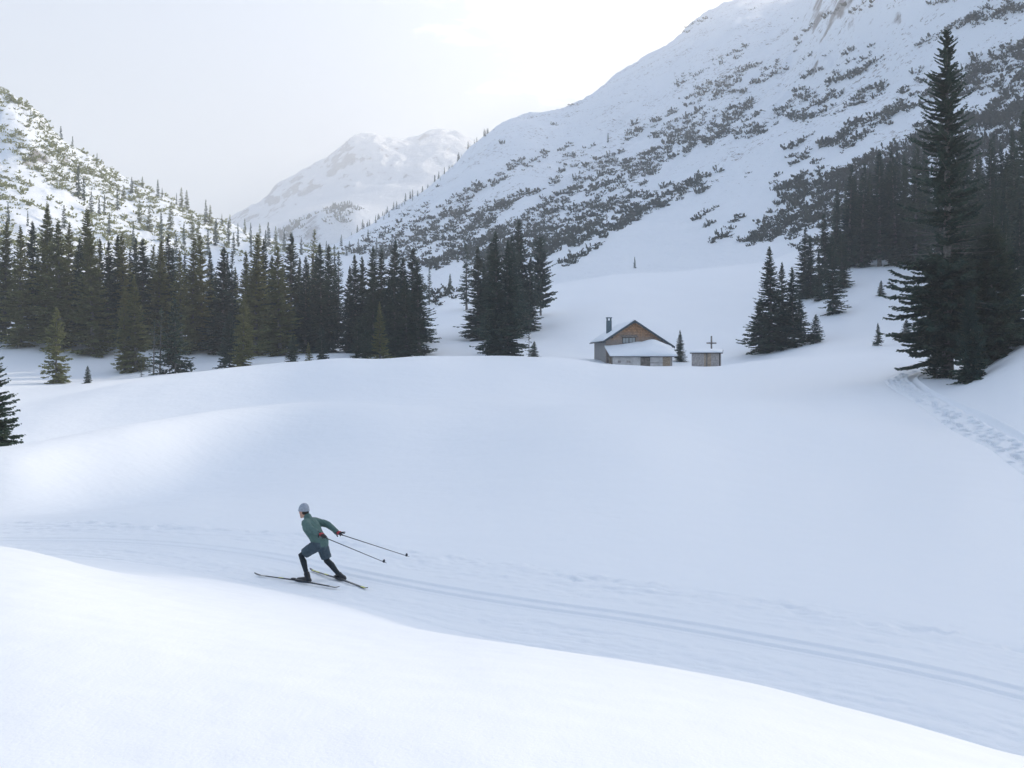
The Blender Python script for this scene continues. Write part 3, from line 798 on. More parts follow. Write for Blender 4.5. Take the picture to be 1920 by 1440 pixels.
tree(164, 101, 686, 'young_a', 1.15, 'small dark pointed spruce on the crest beside the sunlit flat', 'spruces at the forest foot', sink=.35)
tree(456, 122, 548, 'olive_c', 1.2, 'broad olive young spruce before the left forest, left of rocky gap', 'spruces at the forest foot')
tree(430, 124, 590, 'young_a', 1.1, 'low bushy spruce touching the crest below the left forest', 'spruces at the forest foot')
tree(548, 122, 628, 'young_a', 1.1, 'low round young spruce beside the snowy boulders', 'spruces at the forest foot')
tree(580, 124, 642, 'young_b', 1.0, 'small young spruce right of the snowy boulders', 'spruces at the forest foot')
tree(604, 126, 608, 'young_a', 0.8, 'narrow young spruce at right end of the left forest', 'spruces at the forest foot')
tree(-13, 48, 604, 'near_left', 0.85, 'near dark spruce cut by the left edge of the picture', sink=.3)
# middle clump
mc = [(651, 146, 498, 'full_b', .8), (668, 139, 477, 'full_a', .9), (683, 145, 480, 'full_c', .8), (698, 138, 462, 'full_a', 1), (715, 144, 467, 'full_b', 1), (737, 140, 450, 'full_c', .95), (755, 134, 483, 'full_a', 1.05), (770, 143, 463, 'slim_a', 1.3), (786, 131, 487, 'full_c', 1.0), (743, 128, 505, 'full_b', 1.05), (762, 127, 520, 'full_a', 1.1), (700, 132, 510, 'full_c', .9), (727, 134, 520, 'full_a', .9)]
mc.sort()
for n, a in enumerate(mc):
    tree(a[0], a[1], a[2], a[3], a[4] * 1.35, label=ord_label(n, 'dark spruce', 'in the dense clump left of centre'), group='dark spruces of the middle clump')
tree(671, 118, 589, 'slim_a', 1.25, 'narrow grey-green young spruce before the middle clump', 'young spruces before the middle clump')
tree(686, 119, 612, 'young_a', .75, 'short young spruce beside the narrow one before the middle clump', 'young spruces before the middle clump')
tree(713, 117, 566, 'olive_a', 1.25, 'bushy conical young spruce in front of the middle clump', 'young spruces before the middle clump')
# scattered trees on the slope between the clumps
tree(805, 205, 500, 'sparse_a', 1.1, 'thin spruce on the slope just right of the middle clump', 'thin spruces between the clumps')
tree(844, 235, 513, 'young_a', .8, 'tiny spruce high on the slope between the two clumps', 'thin spruces between the clumps')
tree(875, 190, 457, 'sparse_a', 1.3, 'tall thin spruce standing alone left of the right-hand clump', 'thin spruces between the clumps')
# clump left of the cabin
rc_ = [(897, 146, 462, 'slim_a', 1.3), (908, 152, 492, 'full_b', 1.0), (917, 150, 449, 'slim_a', 1.4), (934, 118, 434, 'full_a', .92), (951, 117, 447, 'full_b', .95), (922, 126, 510, 'full_c', .8), (973, 160, 412, 'full_a', 1.0), (962, 150, 440, 'full_c', .85), (990, 158, 478, 'full_b', .95)]
rc_.sort()
for n, a in enumerate(rc_):
    tree(a[0], a[1], a[2], a[3], a[4] * 1.35, label=ord_label(n, 'dark spruce', 'in the clump behind the cabin hill crest'), group='dark spruces left of the cabin')
tree(1014, 172, 446, 'stone_pine', .95, 'round-topped stone pine at the right end of the centre clump', name='stone_pine')
tree(992, 116, 600, 'thin_young', .9, 'thin bare young spruce on the crest right of the centre clump', sink=.1)
tree(1002, 113, 640, 'young_a', 1.5, 'low dark bush-like spruce on the crest right of the clump', sink=.3)
tree(1275, 118, 619, 'full_a', 1.55, 'small dark spruce beside the right corner of the cabin', lean=0.0)
# stand right of the cross
for a, lb in [((1447, 119, 463, 'full_a', 1.05), 'tall dark spruce at left of the stand right of the cross'), ((1466, 122, 492, 'full_b', 1.0), 'spruce behind the gap in the stand right of the cross'),
              ((1487, 118, 500, 'full_c', .95), 'second tall spruce of the stand right of the cross'), ((1505, 121, 560, 'young_a', .9), 'young spruce filling the stand right of the cross'),
              ((1530, 117, 590, 'young_a', 1.05), 'small pointed spruce at right end of the stand beside the cross'), ((1425, 121, 560, 'young_a', 1.0), 'short spruce at the left foot of the stand beside the cross')]:
    tree(a[0], a[1], a[2], a[3], a[4] * 1.4, label=lb, group='spruces right of the cross')
# edge of the right forest
re = [(1505, 152, 425, 'slim_a', 1.2), (1520, 150, 440, 'full_a', .9), (1538, 146, 470, 'full_b', .9), (1562, 136, 443, 'full_c', .85), (1580, 150, 430, 'full_b', 1.0), (1548, 158, 400, 'slim_a', 1.2)]
for n, a in enumerate(sorted(re)):
    tree(a[0], a[1], a[2], a[3], a[4] * 1.35, label=ord_label(n, 'dark spruce', 'at the lower edge of the right forest'), group='spruces at the edge of the right forest')
rf = [(1566, 172, 372, 'full_b', 1), (1591, 168, 306, 'slim_a', 1.2), (1604, 176, 330, 'full_a', .85), (1615, 165, 306, 'slim_a', 1.2), (1632, 172, 318, 'full_b', .9), (1649, 163, 285, 'slim_b', 1.3), (1664, 170, 300, 'full_c', .8), (1681, 162, 280, 'slim_a', 1.2), (1697, 168, 296, 'full_a', .85), (1716, 160, 270, 'slim_a', 1.3), (1735, 165, 300, 'full_c', .9),
      (1800, 150, 290, 'full_a', .9), (1813, 140, 275, 'slim_a', 1.3), (1834, 146, 290, 'full_b', 1.0), (1855, 138, 258, 'full_c', .85), (1872, 145, 290, 'slim_a', 1.3), (1888, 134, 282, 'full_a', .95), (1905, 140, 240, 'full_b', .95), (1920, 130, 205, 'full_c', .85), (1945, 135, 215, 'full_a', .9), (1975, 132, 225, 'full_b', 1)]
for n, a in enumerate(sorted(rf)):
    tree(*a, label=ord_label(n, 'tall shaded spruce', 'in the dense right forest'), group='spruces of the right forest')
for k in range(26):
    px = 1570 + k * 16 + RT.uniform(-6, 6)
    Y = RT.uniform(178, 205)
    tree(px, Y, RT.uniform(300, 350) - (px - 1570) * 0.22, RT.choice(['full_a', 'full_b', 'full_c', 'slim_a', 'slim_b']), RT.uniform(.85, 1.1),
         ord_label(k, 'spruce', 'deep in the shaded right forest behind the front trees'), 'spruces deep in the right forest')
for k in range(12):
    px = 1790 + k * 17 + RT.uniform(-6, 6)
    tree(px, RT.uniform(100, 125), RT.uniform(350, 420) , RT.choice(['full_a', 'full_b', 'full_c']), RT.uniform(.9, 1.1),
         ord_label(k, 'lower dark spruce', 'crowding behind the giant spruce on the right'), 'spruces behind the giant spruce')

# the giant spruce on the right bank, with long bare limbs low down
V, Fq, lim = spruce_crown(seed=31, Ht=26.0, R=4.2, bare=0.10, gap=0.38, nb=7, tw=130, size=0.73, shape=0.72, jag=0.85, droop=0.45, sparse=0.62, dense_top=0.72)
V2, F2, lim2 = spruce_crown(seed=32, Ht=26.0, R=5.4, bare=0.075, gap=0.42, nb=7, tw=170, size=0.85, shape=1.0, jag=0.55, droop=0.45, sparse=0.1)
m2 = V2.reshape(-1, 4, 3)[:, 0, 2] < 26 * 0.34
V2q = V2.reshape(-1, 4, 3)[m2].reshape(-1, 3)
crown = np_mesh('crown_giant', np.concatenate([V, V2q]), np.concatenate([Fq, np.arange(len(V2q)).reshape(-1, 4) + len(V)]), smooth=False); crown.materials.append(M['needles'])
tm = trunk_mesh('trunk_giant', 26.0, 0.40, 31, tuple(np.concatenate([a[::2], b[: len(b) // 3]]) for a, b in zip(lim, lim2)), 12); tm.materials.append(M['bark'])
VAR['giant'] = (crown, tm, 26.0)
tree(1776, 72, 52, 'giant', 1.0, 'giant spruce with grey trunk towering over the right bank', lean=0.0)
tree(1862, 71, 420, 'wide_dark', 1.0, 'broad dark spruce leaning over the bank right of the giant trunk')
tree(1822, 66, 545, 'wide_dark', .62, 'dark bushy spruce whose skirt reaches lowest on the bank')
tree(1757, 71, 628, 'young_a', 1.35, 'low dark spruce at the left foot of the giant trunk')
tree(1900, 74, 470, 'wide_dark', .75, 'dark spruce at the right edge beside the broad one')
tree(1842, 76, 480, 'full_a', 1.6, 'dark spruce filling the gap behind the giant trunk')
tree(1646, 103, 606, 'young_a', 0.9, 'tiny spruce sapling on the open snow left of the footpath', sink=.1)
tree(1699, 106, 599, 'young_a', 1.6, 'small round spruce bush on open snow beside the right forest', sink=.1)
tree(1652, 140, 526, 'young_a', 1.3, 'small dark bush-like spruce on the snow below the right forest', sink=.1)

# trees scattered over the left mountain
hill = [(114, 237, 253), (136, 256, 272), (182, 287, 306), (147, 312, 372), (157, 330, 376), (220, 355, 396), (232, 347, 377), (267, 331, 352), (296, 337, 371), (304, 352, 372), (331, 362, 385), (340, 352, 385), (350, 357, 392), (386, 375, 420), (394, 385, 425), (416, 401, 424),
        (431, 402, 428), (459, 410, 440), (171, 360, 400), (186, 372, 402), (196, 365, 404), (247, 332, 365), (320, 380, 430), (262, 375, 420), (280, 385, 435), (302, 398, 452), (360, 400, 450), (372, 405, 460), (405, 410, 462), (428, 415, 462), (345, 420, 470), (88, 378, 420), (52, 395, 425),
        (446, 420, 462), (470, 418, 458), (487, 420, 462), (503, 417, 462), (517, 425, 466), (498, 432, 472), (533, 430, 470), (548, 440, 472), (565, 445, 478), (470, 440, 480), (438, 436, 480), (205, 400, 440), (120, 385, 430), (15, 380, 420), (390, 430, 480), (330, 440, 490), (250, 420, 470)]
hill.sort()
for n, (px, top, bot) in enumerate(hill):
    Y = float(hit(px, bot, 175)[0])
    if math.isnan(Y): Y = 440.0
    far_tree(px, Y, top, RT.choice(['far_a', 'far_b', 'far_c']), RT.uniform(0.8, 1.25), ord_label(n, 'spruce', 'scattered on the snowy left mountainside'), 'spruces on the left mountain')
# trees along the lower ridge line of the right mountain
rl = []
for k in range(66):
    t = k / 65
    px = 655 + 265 * t + RT.gauss(0, 7)
    rl.append((px, RT.uniform(5, 16)))
rl.sort()
ru = np.array([p[0] for p in ridge], float)
ridge_Y = np.array([p[1] for p in ridge], float)
for n, (px, hgt) in enumerate(rl):
    Y = float(np.interp(px, ru, ridge_Y)) * RT.uniform(0.86, 1.0)
    x = at(px, Y); base = HY - g1(x, Y) / Y * F
    far_tree(px, Y, base - hgt * RT.uniform(.8, 1.2), RT.choice(['far_a', 'far_c']), RT.uniform(1.1, 1.5), ord_label(n, 'tiny dark spruce', 'on the ridge left of the right mountain'), 'spruces along the ridge')
for n, (px, top, bot) in enumerate(sorted([(640, 440, 462), (655, 452, 474), (672, 448, 470), (690, 430, 450), (706, 446, 468), (612, 452, 474), (627, 458, 478), (650, 462, 480), (970, 405, 432), (1083, 345, 362), (1140, 250, 268), (858, 470, 492), (1190, 482, 503), (700, 462, 484), (735, 440, 462), (830, 440, 460)])):
    Y = float(hit(px, bot, 200)[0])
    if math.isnan(Y): Y = 600.0
    far_tree(px, Y, top, 'far_a', 1.2, ord_label(n, 'small lone spruce', 'on the shrubby right mountainside'), 'lone spruces on the right mountain')

# ------------------------------------------------------------------ dwarf pine cover on the mountains
def shrub_geo(seed, stems, tufts, size):
    r = np.random.default_rng(seed)
    ang = r.random(stems) * 6.28; L = r.uniform(0.5, 1.15, stems); up = r.uniform(0.35, 1.0, stems)
    s = r.uniform(0.25, 1.05, (stems, tufts))
    p = np.stack([np.cos(ang)[:, None] * L[:, None] * s, np.sin(ang)[:, None] * L[:, None] * s, up[:, None] * (0.25 * s + 0.75 * s ** 2.2) * 0.8 + 0.05], -1) + r.normal(0, 0.07, (stems, tufts, 3))
    d = np.stack([np.cos(ang)[:, None] + r.normal(0, .6, s.shape), np.sin(ang)[:, None] + r.normal(0, .6, s.shape), 0.5 + r.random(s.shape)], -1)
    n = s.size
    ln = r.uniform(0.7, 1.3, n) * size
    return kites(p.reshape(-1, 3) - d.reshape(-1, 3) * 0.1, d.reshape(-1, 3), ln, ln * 0.34, r.normal(0, 1, (n, 3)))
SH_FAR = [shrub_geo(k, 9, 4, 0.50) for k in range(8)]
SH_NEAR = [shrub_geo(k + 10, 13, 7, 0.35) for k in range(5)]
def scatter(name, pts, label, mat):
    """pts: list of (x, y, z, width, height, lib)"""
    Vs, Fs, n = [], [], 0
    r = np.random.default_rng(3)
    for x, y, z, w, h, lib in pts:
        V, Fq = lib[int(r.integers(len(lib)))]
        a = r.random() * 6.28
        c, s = math.cos(a), math.sin(a)
        W = np.stack([(V[:, 0] * c - V[:, 1] * s) * w + x, (V[:, 0] * s + V[:, 1] * c) * w + y, V[:, 2] * h + z], 1)
        Vs.append(W); Fs.append(Fq + n); n += len(W)
    me = np_mesh(name, np.concatenate(Vs), np.concatenate(Fs), smooth=False)
    return tag(link(name, me, mat), label, 'shrubs', kind='stuff')

r = np.random.default_rng(12)
def soft(px, py, cx, cy, sx, sy, ang=0.0):
    a = math.radians(ang); dx, dy = px - cx, py - cy
    u = dx * math.cos(a) + dy * math.sin(a); v = -dx * math.sin(a) + dy * math.cos(a)
    return np.exp(-(u / sx) ** 2 - (v / sy) ** 2)
def dens_right(px, py):
    low = np.interp(px, [640, 720, 800, 900, 1000, 1060, 1100, 1180, 1280, 1400, 1500, 1600, 1950], [470, 490, 505, 520, 500, 505, 490, 495, 470, 465, 470, 480, 480])   # lower limit of the shrubs
    d = 0.10 + 0.30 * np.exp(-np.clip(low - 60 - py, 0, 999) / 130.0)
    d = d + 1.25 * soft(px, py, 1330, 405, 280, 62, -14) + 0.8 * soft(px, py, 1620, 330, 240, 90, -25) + 0.75 * soft(px, py, 1870, 190, 170, 110, -20)
    d = d + 0.8 * soft(px, py, 1250, 290, 330, 28, -33) + 0.6 * soft(px, py, 1500, 180, 300, 30, -31) + 0.75 * soft(px, py, 850, 410, 170, 65, -30) + 0.6 * soft(px, py, 800, 360, 170, 14, -42)
    d = d + 0.5 * soft(px, py, 1750, 80, 200, 30, -30) + 0.3 * soft(px, py, 1290, 180, 200, 22, -25) + 0.35 * soft(px, py, 1000, 330, 120, 60, -20)
    d = d - 0.5 * soft(px, py, 1090, 400, 70, 45, -30) - 0.35 * soft(px, py, 1150, 215, 130, 45, -25)
    return np.where(py > low, 0, np.clip(d, 0, 1))
cpx, cpy = r.uniform(640, 1960, 6600), r.uniform(-10, 520, 6600)
nz = fbm(cpx / 95 + cpy / 60, cpy / 34 + cpx / 110, 3, 91)
keepm = r.random(6600) < dens_right(cpx, cpy) * np.clip(0.5 + 6.5 * nz, 0.02, 1.7)
cpx, cpy = cpx[keepm], cpy[keepm]
qx, qy = [], []
for a, b in zip(cpx, cpy):
    k = int(r.choice([1, 3, 6, 11, 16], p=[.22, .28, .25, .16, .09])); ang = math.radians(r.normal(-31, 9)); st = r.uniform(3.5, 6.5)
    for i in range(k):
        qx.append(a + math.cos(ang) * st * (i - k / 2) * 0.75 + r.normal(0, 2.6)); qy.append(b + math.sin(ang) * st * (i - k / 2) * 0.75 + r.normal(0, 2.2))
qx, qy = np.array(qx), np.array(qy)
low_ok = dens_right(qx, qy) > 0.02
qx, qy = qx[low_ok], qy[low_ok]
qY = hit(qx, qy, 170)
pts = []
for a, b, Y in zip(qx, qy, qY):
    if math.isnan(Y): continue
    x = at(a, Y)
    w = r.choice([0.5, 0.85, 1.3, 2.0], p=[.32, .3, .24, .14]) * r.uniform(0.8, 1.2) * (0.8 + 0.2 * Y / 300) * np.interp(Y, [200, 300, 900, 1200], [1.0, 1.0, 0.9, 0.9])
    pts.append((x, Y, g1(x, Y) - 0.3 * w, w, w * r.uniform(0.8, 1.6), SH_NEAR if Y < 280 else SH_FAR))
print('right shrubs', len(pts))
scatter('dwarf_pine_cover', pts, 'dark dwarf pine thickets streaking the snowy right mountainside', M['needles_pine'])

def dens_left(px, py):
    rid = np.interp(px, [0, 60, 110, 180, 240, 300, 360, 440, 600], [160, 200, 255, 300, 335, 363, 396, 424, 464])
    d = 0.9 * np.exp(-np.abs(py - rid - 14) / 16.0) + 0.42
    d = d - 0.55 * soft(px, py, 70, 345, 130, 16, 42) - 0.6 * soft(px, py, 60, 415, 60, 22, 10) - 0.35 * soft(px, py, 20, 235, 60, 12, 35) + 0.4 * soft(px, py, 45, 300, 45, 14, 45)
    return np.where((py < rid - 2) | (py > 480), 0, np.clip(d, 0, 1))
lx, ly = r.uniform(-60, 640, 5600), r.uniform(150, 480, 5600)
nz = fbm(lx / 40, ly / 30, 3, 95)
kk = r.random(5600) < dens_left(lx, ly) * np.clip(0.75 + 3.0 * nz, 0.05, 1.4)
lx, ly = lx[kk], ly[kk]
qY = hit(lx, ly, 170)
pts = []
for a, b, Y in zip(lx, ly, qY):
    if math.isnan(Y): continue
    for i in range(int(r.integers(2, 6))):
        x = at(a, Y) + r.normal(0, 2.2); yy = Y + r.normal(0, 2.2)
        w = r.choice([0.5, 0.8, 1.2, 1.7], p=[.35, .35, .2, .1])
        pts.append((x, yy, g1(x, yy) - 0.2 * w, w, w * r.uniform(0.8, 1.2), SH_FAR))
print('left shrubs', len(pts))
scatter('dwarf_pine_cover', pts, 'olive dwarf pine scrub covering the sunlit left mountainside', M['needles_sunlit'])
# scrub on the far valley knolls
pts = []
for k in range(150):
    px = r.uniform(525, 690); py = r.uniform(385, 440)
    if fbm(np.array([px / 22]), np.array([py / 9]), 2, 5)[0] < 0.02: continue
    Y = r.uniform(1380, 1500); j = int(np.clip((Y - 1260) / (3250 - 1260) * 229, 0, 229)); i = int(np.clip((px - 200) / 1000 * 319, 0, 319))
    pts.append((at(px, Y), Y, FH[i, j] - 0.5, r.uniform(3, 5.5), r.uniform(4, 12), SH_FAR))
scatter('distant_scrub', pts, 'faint bluish scrub and trees on the far valley knoll', M['needles_pine'])
# unseen dark trees added on the hillside behind, to cut light and bounce
pts = []
for k in range(1100):
    x, y = r.uniform(-400, 400), -45 - 360 * r.random() ** 1.2
    i, j = int(np.argmin(abs(bx - x))), int(np.argmin(abs(by - y)))
    pts.append((x, y, BH[i, j] - 0.5, r.uniform(3.0, 4.4), r.uniform(11, 19), SH_FAR))
scatter('light_block_wood', pts, 'unseen dark wood added behind the camera to hold back light', M['needles'])
# brush by the clumps
pts = []
for px, py, y0, w in [(812, 568, 160, 1.0), (822, 560, 160, 1.1), (833, 556, 160, .9), (845, 552, 160, 1.2), (856, 548, 160, 1.0), (815, 552, 160, 1.3), (838, 545, 160, 1.2), (868, 545, 160, .9), (825, 573, 160, .7), (850, 560, 160, .8), (800, 560, 160, 1.2), (790, 548, 170, 1.4)]:
    Y = float(hit(px, py, y0)[0])
    if not math.isnan(Y): pts.append((at(px, Y), Y, g1(at(px, Y), Y) - .1, w * 1.3, w * 1.5, SH_NEAR))
scatter('willow_brush', pts, 'loose brush on the snow slope between the two spruce clumps', M['needles_pine'])

# ------------------------------------------------------------------ cabin
def shingle_mat(name, base, alt, scale):
    m, nt, b = mat_new(name)
    b.inputs['Roughness'].default_value = 0.85; b.inputs['Specular IOR Level'].default_value = 0.15
    tc = nd(nt, 'ShaderNodeTexCoord')
    sep = nd(nt, 'ShaderNodeSeparateXYZ'); nt.links.new(tc.outputs['Object'], sep.inputs[0])
    ad = nd(nt, 'ShaderNodeMath', operation='ADD'); nt.links.new(sep.outputs['X'], ad.inputs[0]); nt.links.new(sep.outputs['Y'], ad.inputs[1])
    cb = nd(nt, 'ShaderNodeCombineXYZ'); nt.links.new(ad.outputs[0], cb.inputs[0]); nt.links.new(sep.outputs['Z'], cb.inputs[1])
    br = nd(nt, 'ShaderNodeTexBrick', Scale=scale)
    br.inputs['Color1'].default_value = base + (1,); br.inputs['Color2'].default_value = alt + (1,)
    br.inputs['Mortar'].default_value = tuple(c * 0.25 for c in base) + (1,)
    br.inputs['Mortar Size'].default_value = 0.05; br.inputs['Brick Width'].default_value = 0.45; br.inputs['Row Height'].default_value = 0.5
    nt.links.new(cb.outputs[0], br.inputs['Vector'])
    n = nd(nt, 'ShaderNodeTexNoise', Scale=0.9, Detail=6.0, Roughness=0.7); nt.links.new(tc.outputs['Object'], n.inputs['Vector'])
    # weathering: silver-grey where the rain reaches, brown higher up under the eaves
    z1 = nd(nt, 'ShaderNodeMath', operation='MULTIPLY_ADD'); nt.links.new(n.outputs['Fac'], z1.inputs[0]); z1.inputs[1].default_value = 3.2; nt.links.new(sep.outputs['Z'], z1.inputs[2])
    mr = nd(nt, 'ShaderNodeMapRange'); mr.inputs['From Min'].default_value = 3.7; mr.inputs['From Max'].default_value = 5.0; nt.links.new(z1.outputs[0], mr.inputs['Value'])
    mx = nd(nt, 'ShaderNodeMix', data_type='RGBA'); nt.links.new(mr.outputs[0], mx.inputs['Factor'])
    gr = nd(nt, 'ShaderNodeMix', data_type='RGBA'); gr.inputs['Factor'].default_value = 0.75
    nt.links.new(br.outputs['Color'], gr.inputs['A']); gr.inputs['B'].default_value = (0.33, 0.325, 0.32, 1)
    nt.links.new(gr.outputs['Result'], mx.inputs['A']); nt.links.new(br.outputs['Color'], mx.inputs['B'])
    nt.links.new(mx.outputs['Result'], b.inputs['Base Color'])
    bp = nd(nt, 'ShaderNodeBump', Strength=0.6, Distance=0.02); nt.links.new(br.outputs['Fac'], bp.inputs['Height']); bp.invert = True
    nt.links.new(bp.outputs[0], b.inputs['Normal'])
    return m
M['shingle'] = shingle_mat('weathered_shingles', (0.62, 0.37, 0.21), (0.38, 0.22, 0.125), 3.0)
M['shingle_grey'] = shingle_mat('silvered_shingles', (0.36, 0.38, 0.40), (0.22, 0.235, 0.25), 3.0)
M['wood_grey'] = simple('grey_wood', (0.23, 0.21, 0.19), 0.85, 0.45, 5.0, spec=0.15)
M['wood_dark'] = simple('dark_wood', (0.075, 0.07, 0.068), 0.8, 0.4, 6.0, spec=0.2)
M['wood_pale'] = simple('pale_wood', (0.40, 0.33, 0.25), 0.85, 0.35, 7.0, spec=0.15)
M['wood_silver'] = simple('silver_wood', (0.42, 0.40, 0.39), 0.85, 0.3, 7.0, spec=0.15)
M['plaster'] = simple('lime_plaster', (0.66, 0.66, 0.66), 0.9, 0.16, 3.0, spec=0.1)
M['metal_dark'] = simple('slate_blue_sheet', (0.05, 0.075, 0.095), 0.5, 0.25, 9.0, metal=0.0)
M['glass'] = simple('window_glass', (0.30, 0.36, 0.40), 0.12, 0.0, spec=0.8)
M['stone'] = simple('dark_masonry', (0.095, 0.14, 0.165), 0.85, 0.3, 8.0)

def snow_slab(name, c, thick, nu, nv, parent, seed, p=6, drip=0.06, prof=None):
    """a snow layer over the quad c (p00, p10, p11, p01): thick in the middle, rounded at the rim"""
    C = [np.array(q, float) for q in c]
    V, Fc = [], []
    us, vs_ = np.linspace(0, 1, nu), np.linspace(0, 1, nv)
    for layer in (0, 1):
        for i, u in enumerate(us):
            for j, v in enumerate(vs_):
                q = C[0] * (1 - u) * (1 - v) + C[1] * u * (1 - v) + C[2] * u * v + C[3] * (1 - u) * v
                rim = (1 - abs(2 * u - 1) ** p) * (1 - abs(2 * v - 1) ** p)
                if layer:
                    k = prof(u, v) if prof else 1.0
                    q = q + np.array([0, 0, (0.35 + 0.65 * rim) * thick * k * (1 + 0.5 * float(fbm(np.array([u * 4.0]), np.array([v * 4.0]), 2, seed)[0]))])
                else:
                    q = q + np.array([0, 0, 0.012])
                V.append(q)
    off = nu * nv
    I = lambda i, j, l: l * off + i * nv + j
    for i in range(nu - 1):
        for j in range(nv - 1):
            Fc.append((I(i, j, 1), I(i + 1, j, 1), I(i + 1, j + 1, 1), I(i, j + 1, 1)))
            Fc.append((I(i, j, 0), I(i, j + 1, 0), I(i + 1, j + 1, 0), I(i + 1, j, 0)))
    for i in range(nu - 1):
        Fc.append((I(i, 0, 0), I(i + 1, 0, 0), I(i + 1, 0, 1), I(i, 0, 1)))
        Fc.append((I(i, nv - 1, 0), I(i, nv - 1, 1), I(i + 1, nv - 1, 1), I(i + 1, nv - 1, 0)))
    for j in range(nv - 1):
        Fc.append((I(0, j, 0), I(0, j, 1), I(0, j + 1, 1), I(0, j + 1, 0)))
        Fc.append((I(nu - 1, j, 0), I(nu - 1, j + 1, 0), I(nu - 1, j + 1, 1), I(nu - 1, j, 1)))
    o = link(name, py_mesh(name, V, Fc, True), M['snow_roof'], parent)
    return o

RC = random.Random(5)
cab = empty('alpine_cabin', (at(1189, 105.0), 105.0, 0.0), math.atan2(0.62, 8.0))
tag(cab, 'weathered shingled alpine cabin with snowy roof, chimney and buried lean-to', 'cabin')
AP, PT = 4.45, 0.65                      # apex height, tangent of the pitch
XL, XR, LEN = -3.0, 3.75, 7.7
zl, zr = AP - 0.12 - PT * 3.0, AP - 0.12 - PT * 3.75
# gable walls and side walls, one shell of four
mb = MB()
for y0, y1 in ((0.0, 0.22), (LEN - 0.22, LEN)):
    P5 = [(XL, -1.6), (XR, -1.6), (XR, zr), (0, AP - 0.12), (XL, zl)]
    v = [(x, y0, z) for x, z in P5] + [(x, y1, z) for x, z in P5]
    MB().add(v, [(0, 1, 2, 3, 4), (9, 8, 7, 6, 5)] + [(i, i + 5, (i + 1) % 5 + 5, (i + 1) % 5) for i in range(5)]).build('wall', M['shingle'], cab)
MB().box(XL + 0.004, XL + 0.2, 0.22, LEN - 0.22, -1.6, zl + 0.02).build('wall', M['shingle_grey'], cab)
MB().box(XR - 0.2, XR - 0.004, 0.22, LEN - 0.22, -1.6, zr + 0.02).build('wall', M['shingle_grey'], cab)
# roof planes with overhang, barge boards and snow
OV, EL, ER = 0.42, 3.35, 4.25
def rz_(x): return AP - PT * abs(x)
def slab(xa, xb, t0, t1):
    return [(xa, -OV, rz_(xa) + t0), (xb, -OV, rz_(xb) + t0), (xb, LEN + OV, rz_(xb) + t0), (xa, LEN + OV, rz_(xa) + t0),
            (xa, -OV, rz_(xa) + t1), (xb, -OV, rz_(xb) + t1), (xb, LEN + OV, rz_(xb) + t1), (xa, LEN + OV, rz_(xa) + t1)]
rl_ = MB().hexa(slab(-EL, 0, -0.09, 0.0)).build('roof', M['wood_dark'], cab)
rr_ = MB().hexa(slab(0.001, ER, -0.09, 0.0)).build('roof', M['wood_dark'], cab)
for xa, xb, par in ((-EL - 0.02, 0, rl_), (0.0, ER + 0.02, rr_)):
    p = [(xa, -OV - 0.05, rz_(xa) - 0.20), (xb, -OV - 0.05, rz_(xb) - 0.20), (xb, -OV - 0.004, rz_(xb) - 0.20), (xa, -OV - 0.004, rz_(xa) - 0.20),
         (xa, -OV - 0.05, rz_(xa) + 0.03), (xb, -OV - 0.05, rz_(xb) + 0.03), (xb, -OV - 0.004, rz_(xb) + 0.03), (xa, -OV - 0.004, rz_(xa) + 0.03)]
    MB().hexa(p).build('barge_board', M['metal_dark'], par)
for k in range(3):                        # purlin ends under the overhang
    for x in (-2.4 + 0.1 * k, 2.9) if k == 0 else ((0.0,) if k == 1 else ()):
        MB().box(x - 0.09, x + 0.09, -OV + 0.02, 0.0, rz_(x) - 0.32, rz_(x) - 0.13).build('purlin_end', M['wood_dark'], cab)
snow_slab('roof_snow', [(-EL - 0.05, -OV - 0.02, rz_(-EL) - 0.02), (-0.02, -OV - 0.02, AP), (-0.02, LEN + OV, AP), (-EL - 0.05, LEN + OV, rz_(-EL) - 0.02)], 0.26, 14, 26, rl_, 2)
snow_slab('roof_snow', [(0.02, -OV + 0.1, AP), (ER + 0.05, -OV + 0.1, rz_(ER) - 0.02), (ER + 0.05, LEN + OV, rz_(ER) - 0.02), (0.02, LEN + OV, AP)], 0.24, 14, 26, rr_, 3)
# gutter along the left eave
MB().tube([(-EL - 0.10, -OV, rz_(EL) - 0.10), (-EL - 0.10, LEN + OV, rz_(EL) - 0.10)], 0.06, 8).build('gutter', M['metal_dark'], rl_, True)
# chimney on the left roof plane
ch = MB().box(-2.42, -1.90, 2.7, 3.25, 2.4, 4.55).build('chimney', M['stone'], cab, bevel=0.01)
MB().box(-2.40, -2.30, 2.72, 2.82, 4.55, 4.82).box(-2.02, -1.92, 2.72, 2.82, 4.55, 4.82).box(-2.40, -2.30, 3.13, 3.23, 4.55, 4.82).box(-2.02, -1.92, 3.13, 3.23, 4.55, 4.82).build('flue_posts', M['stone'], ch)
MB().box(-2.46, -1.86, 2.66, 3.29, 4.823, 4.90).build('chimney_cap', M['stone'], ch)
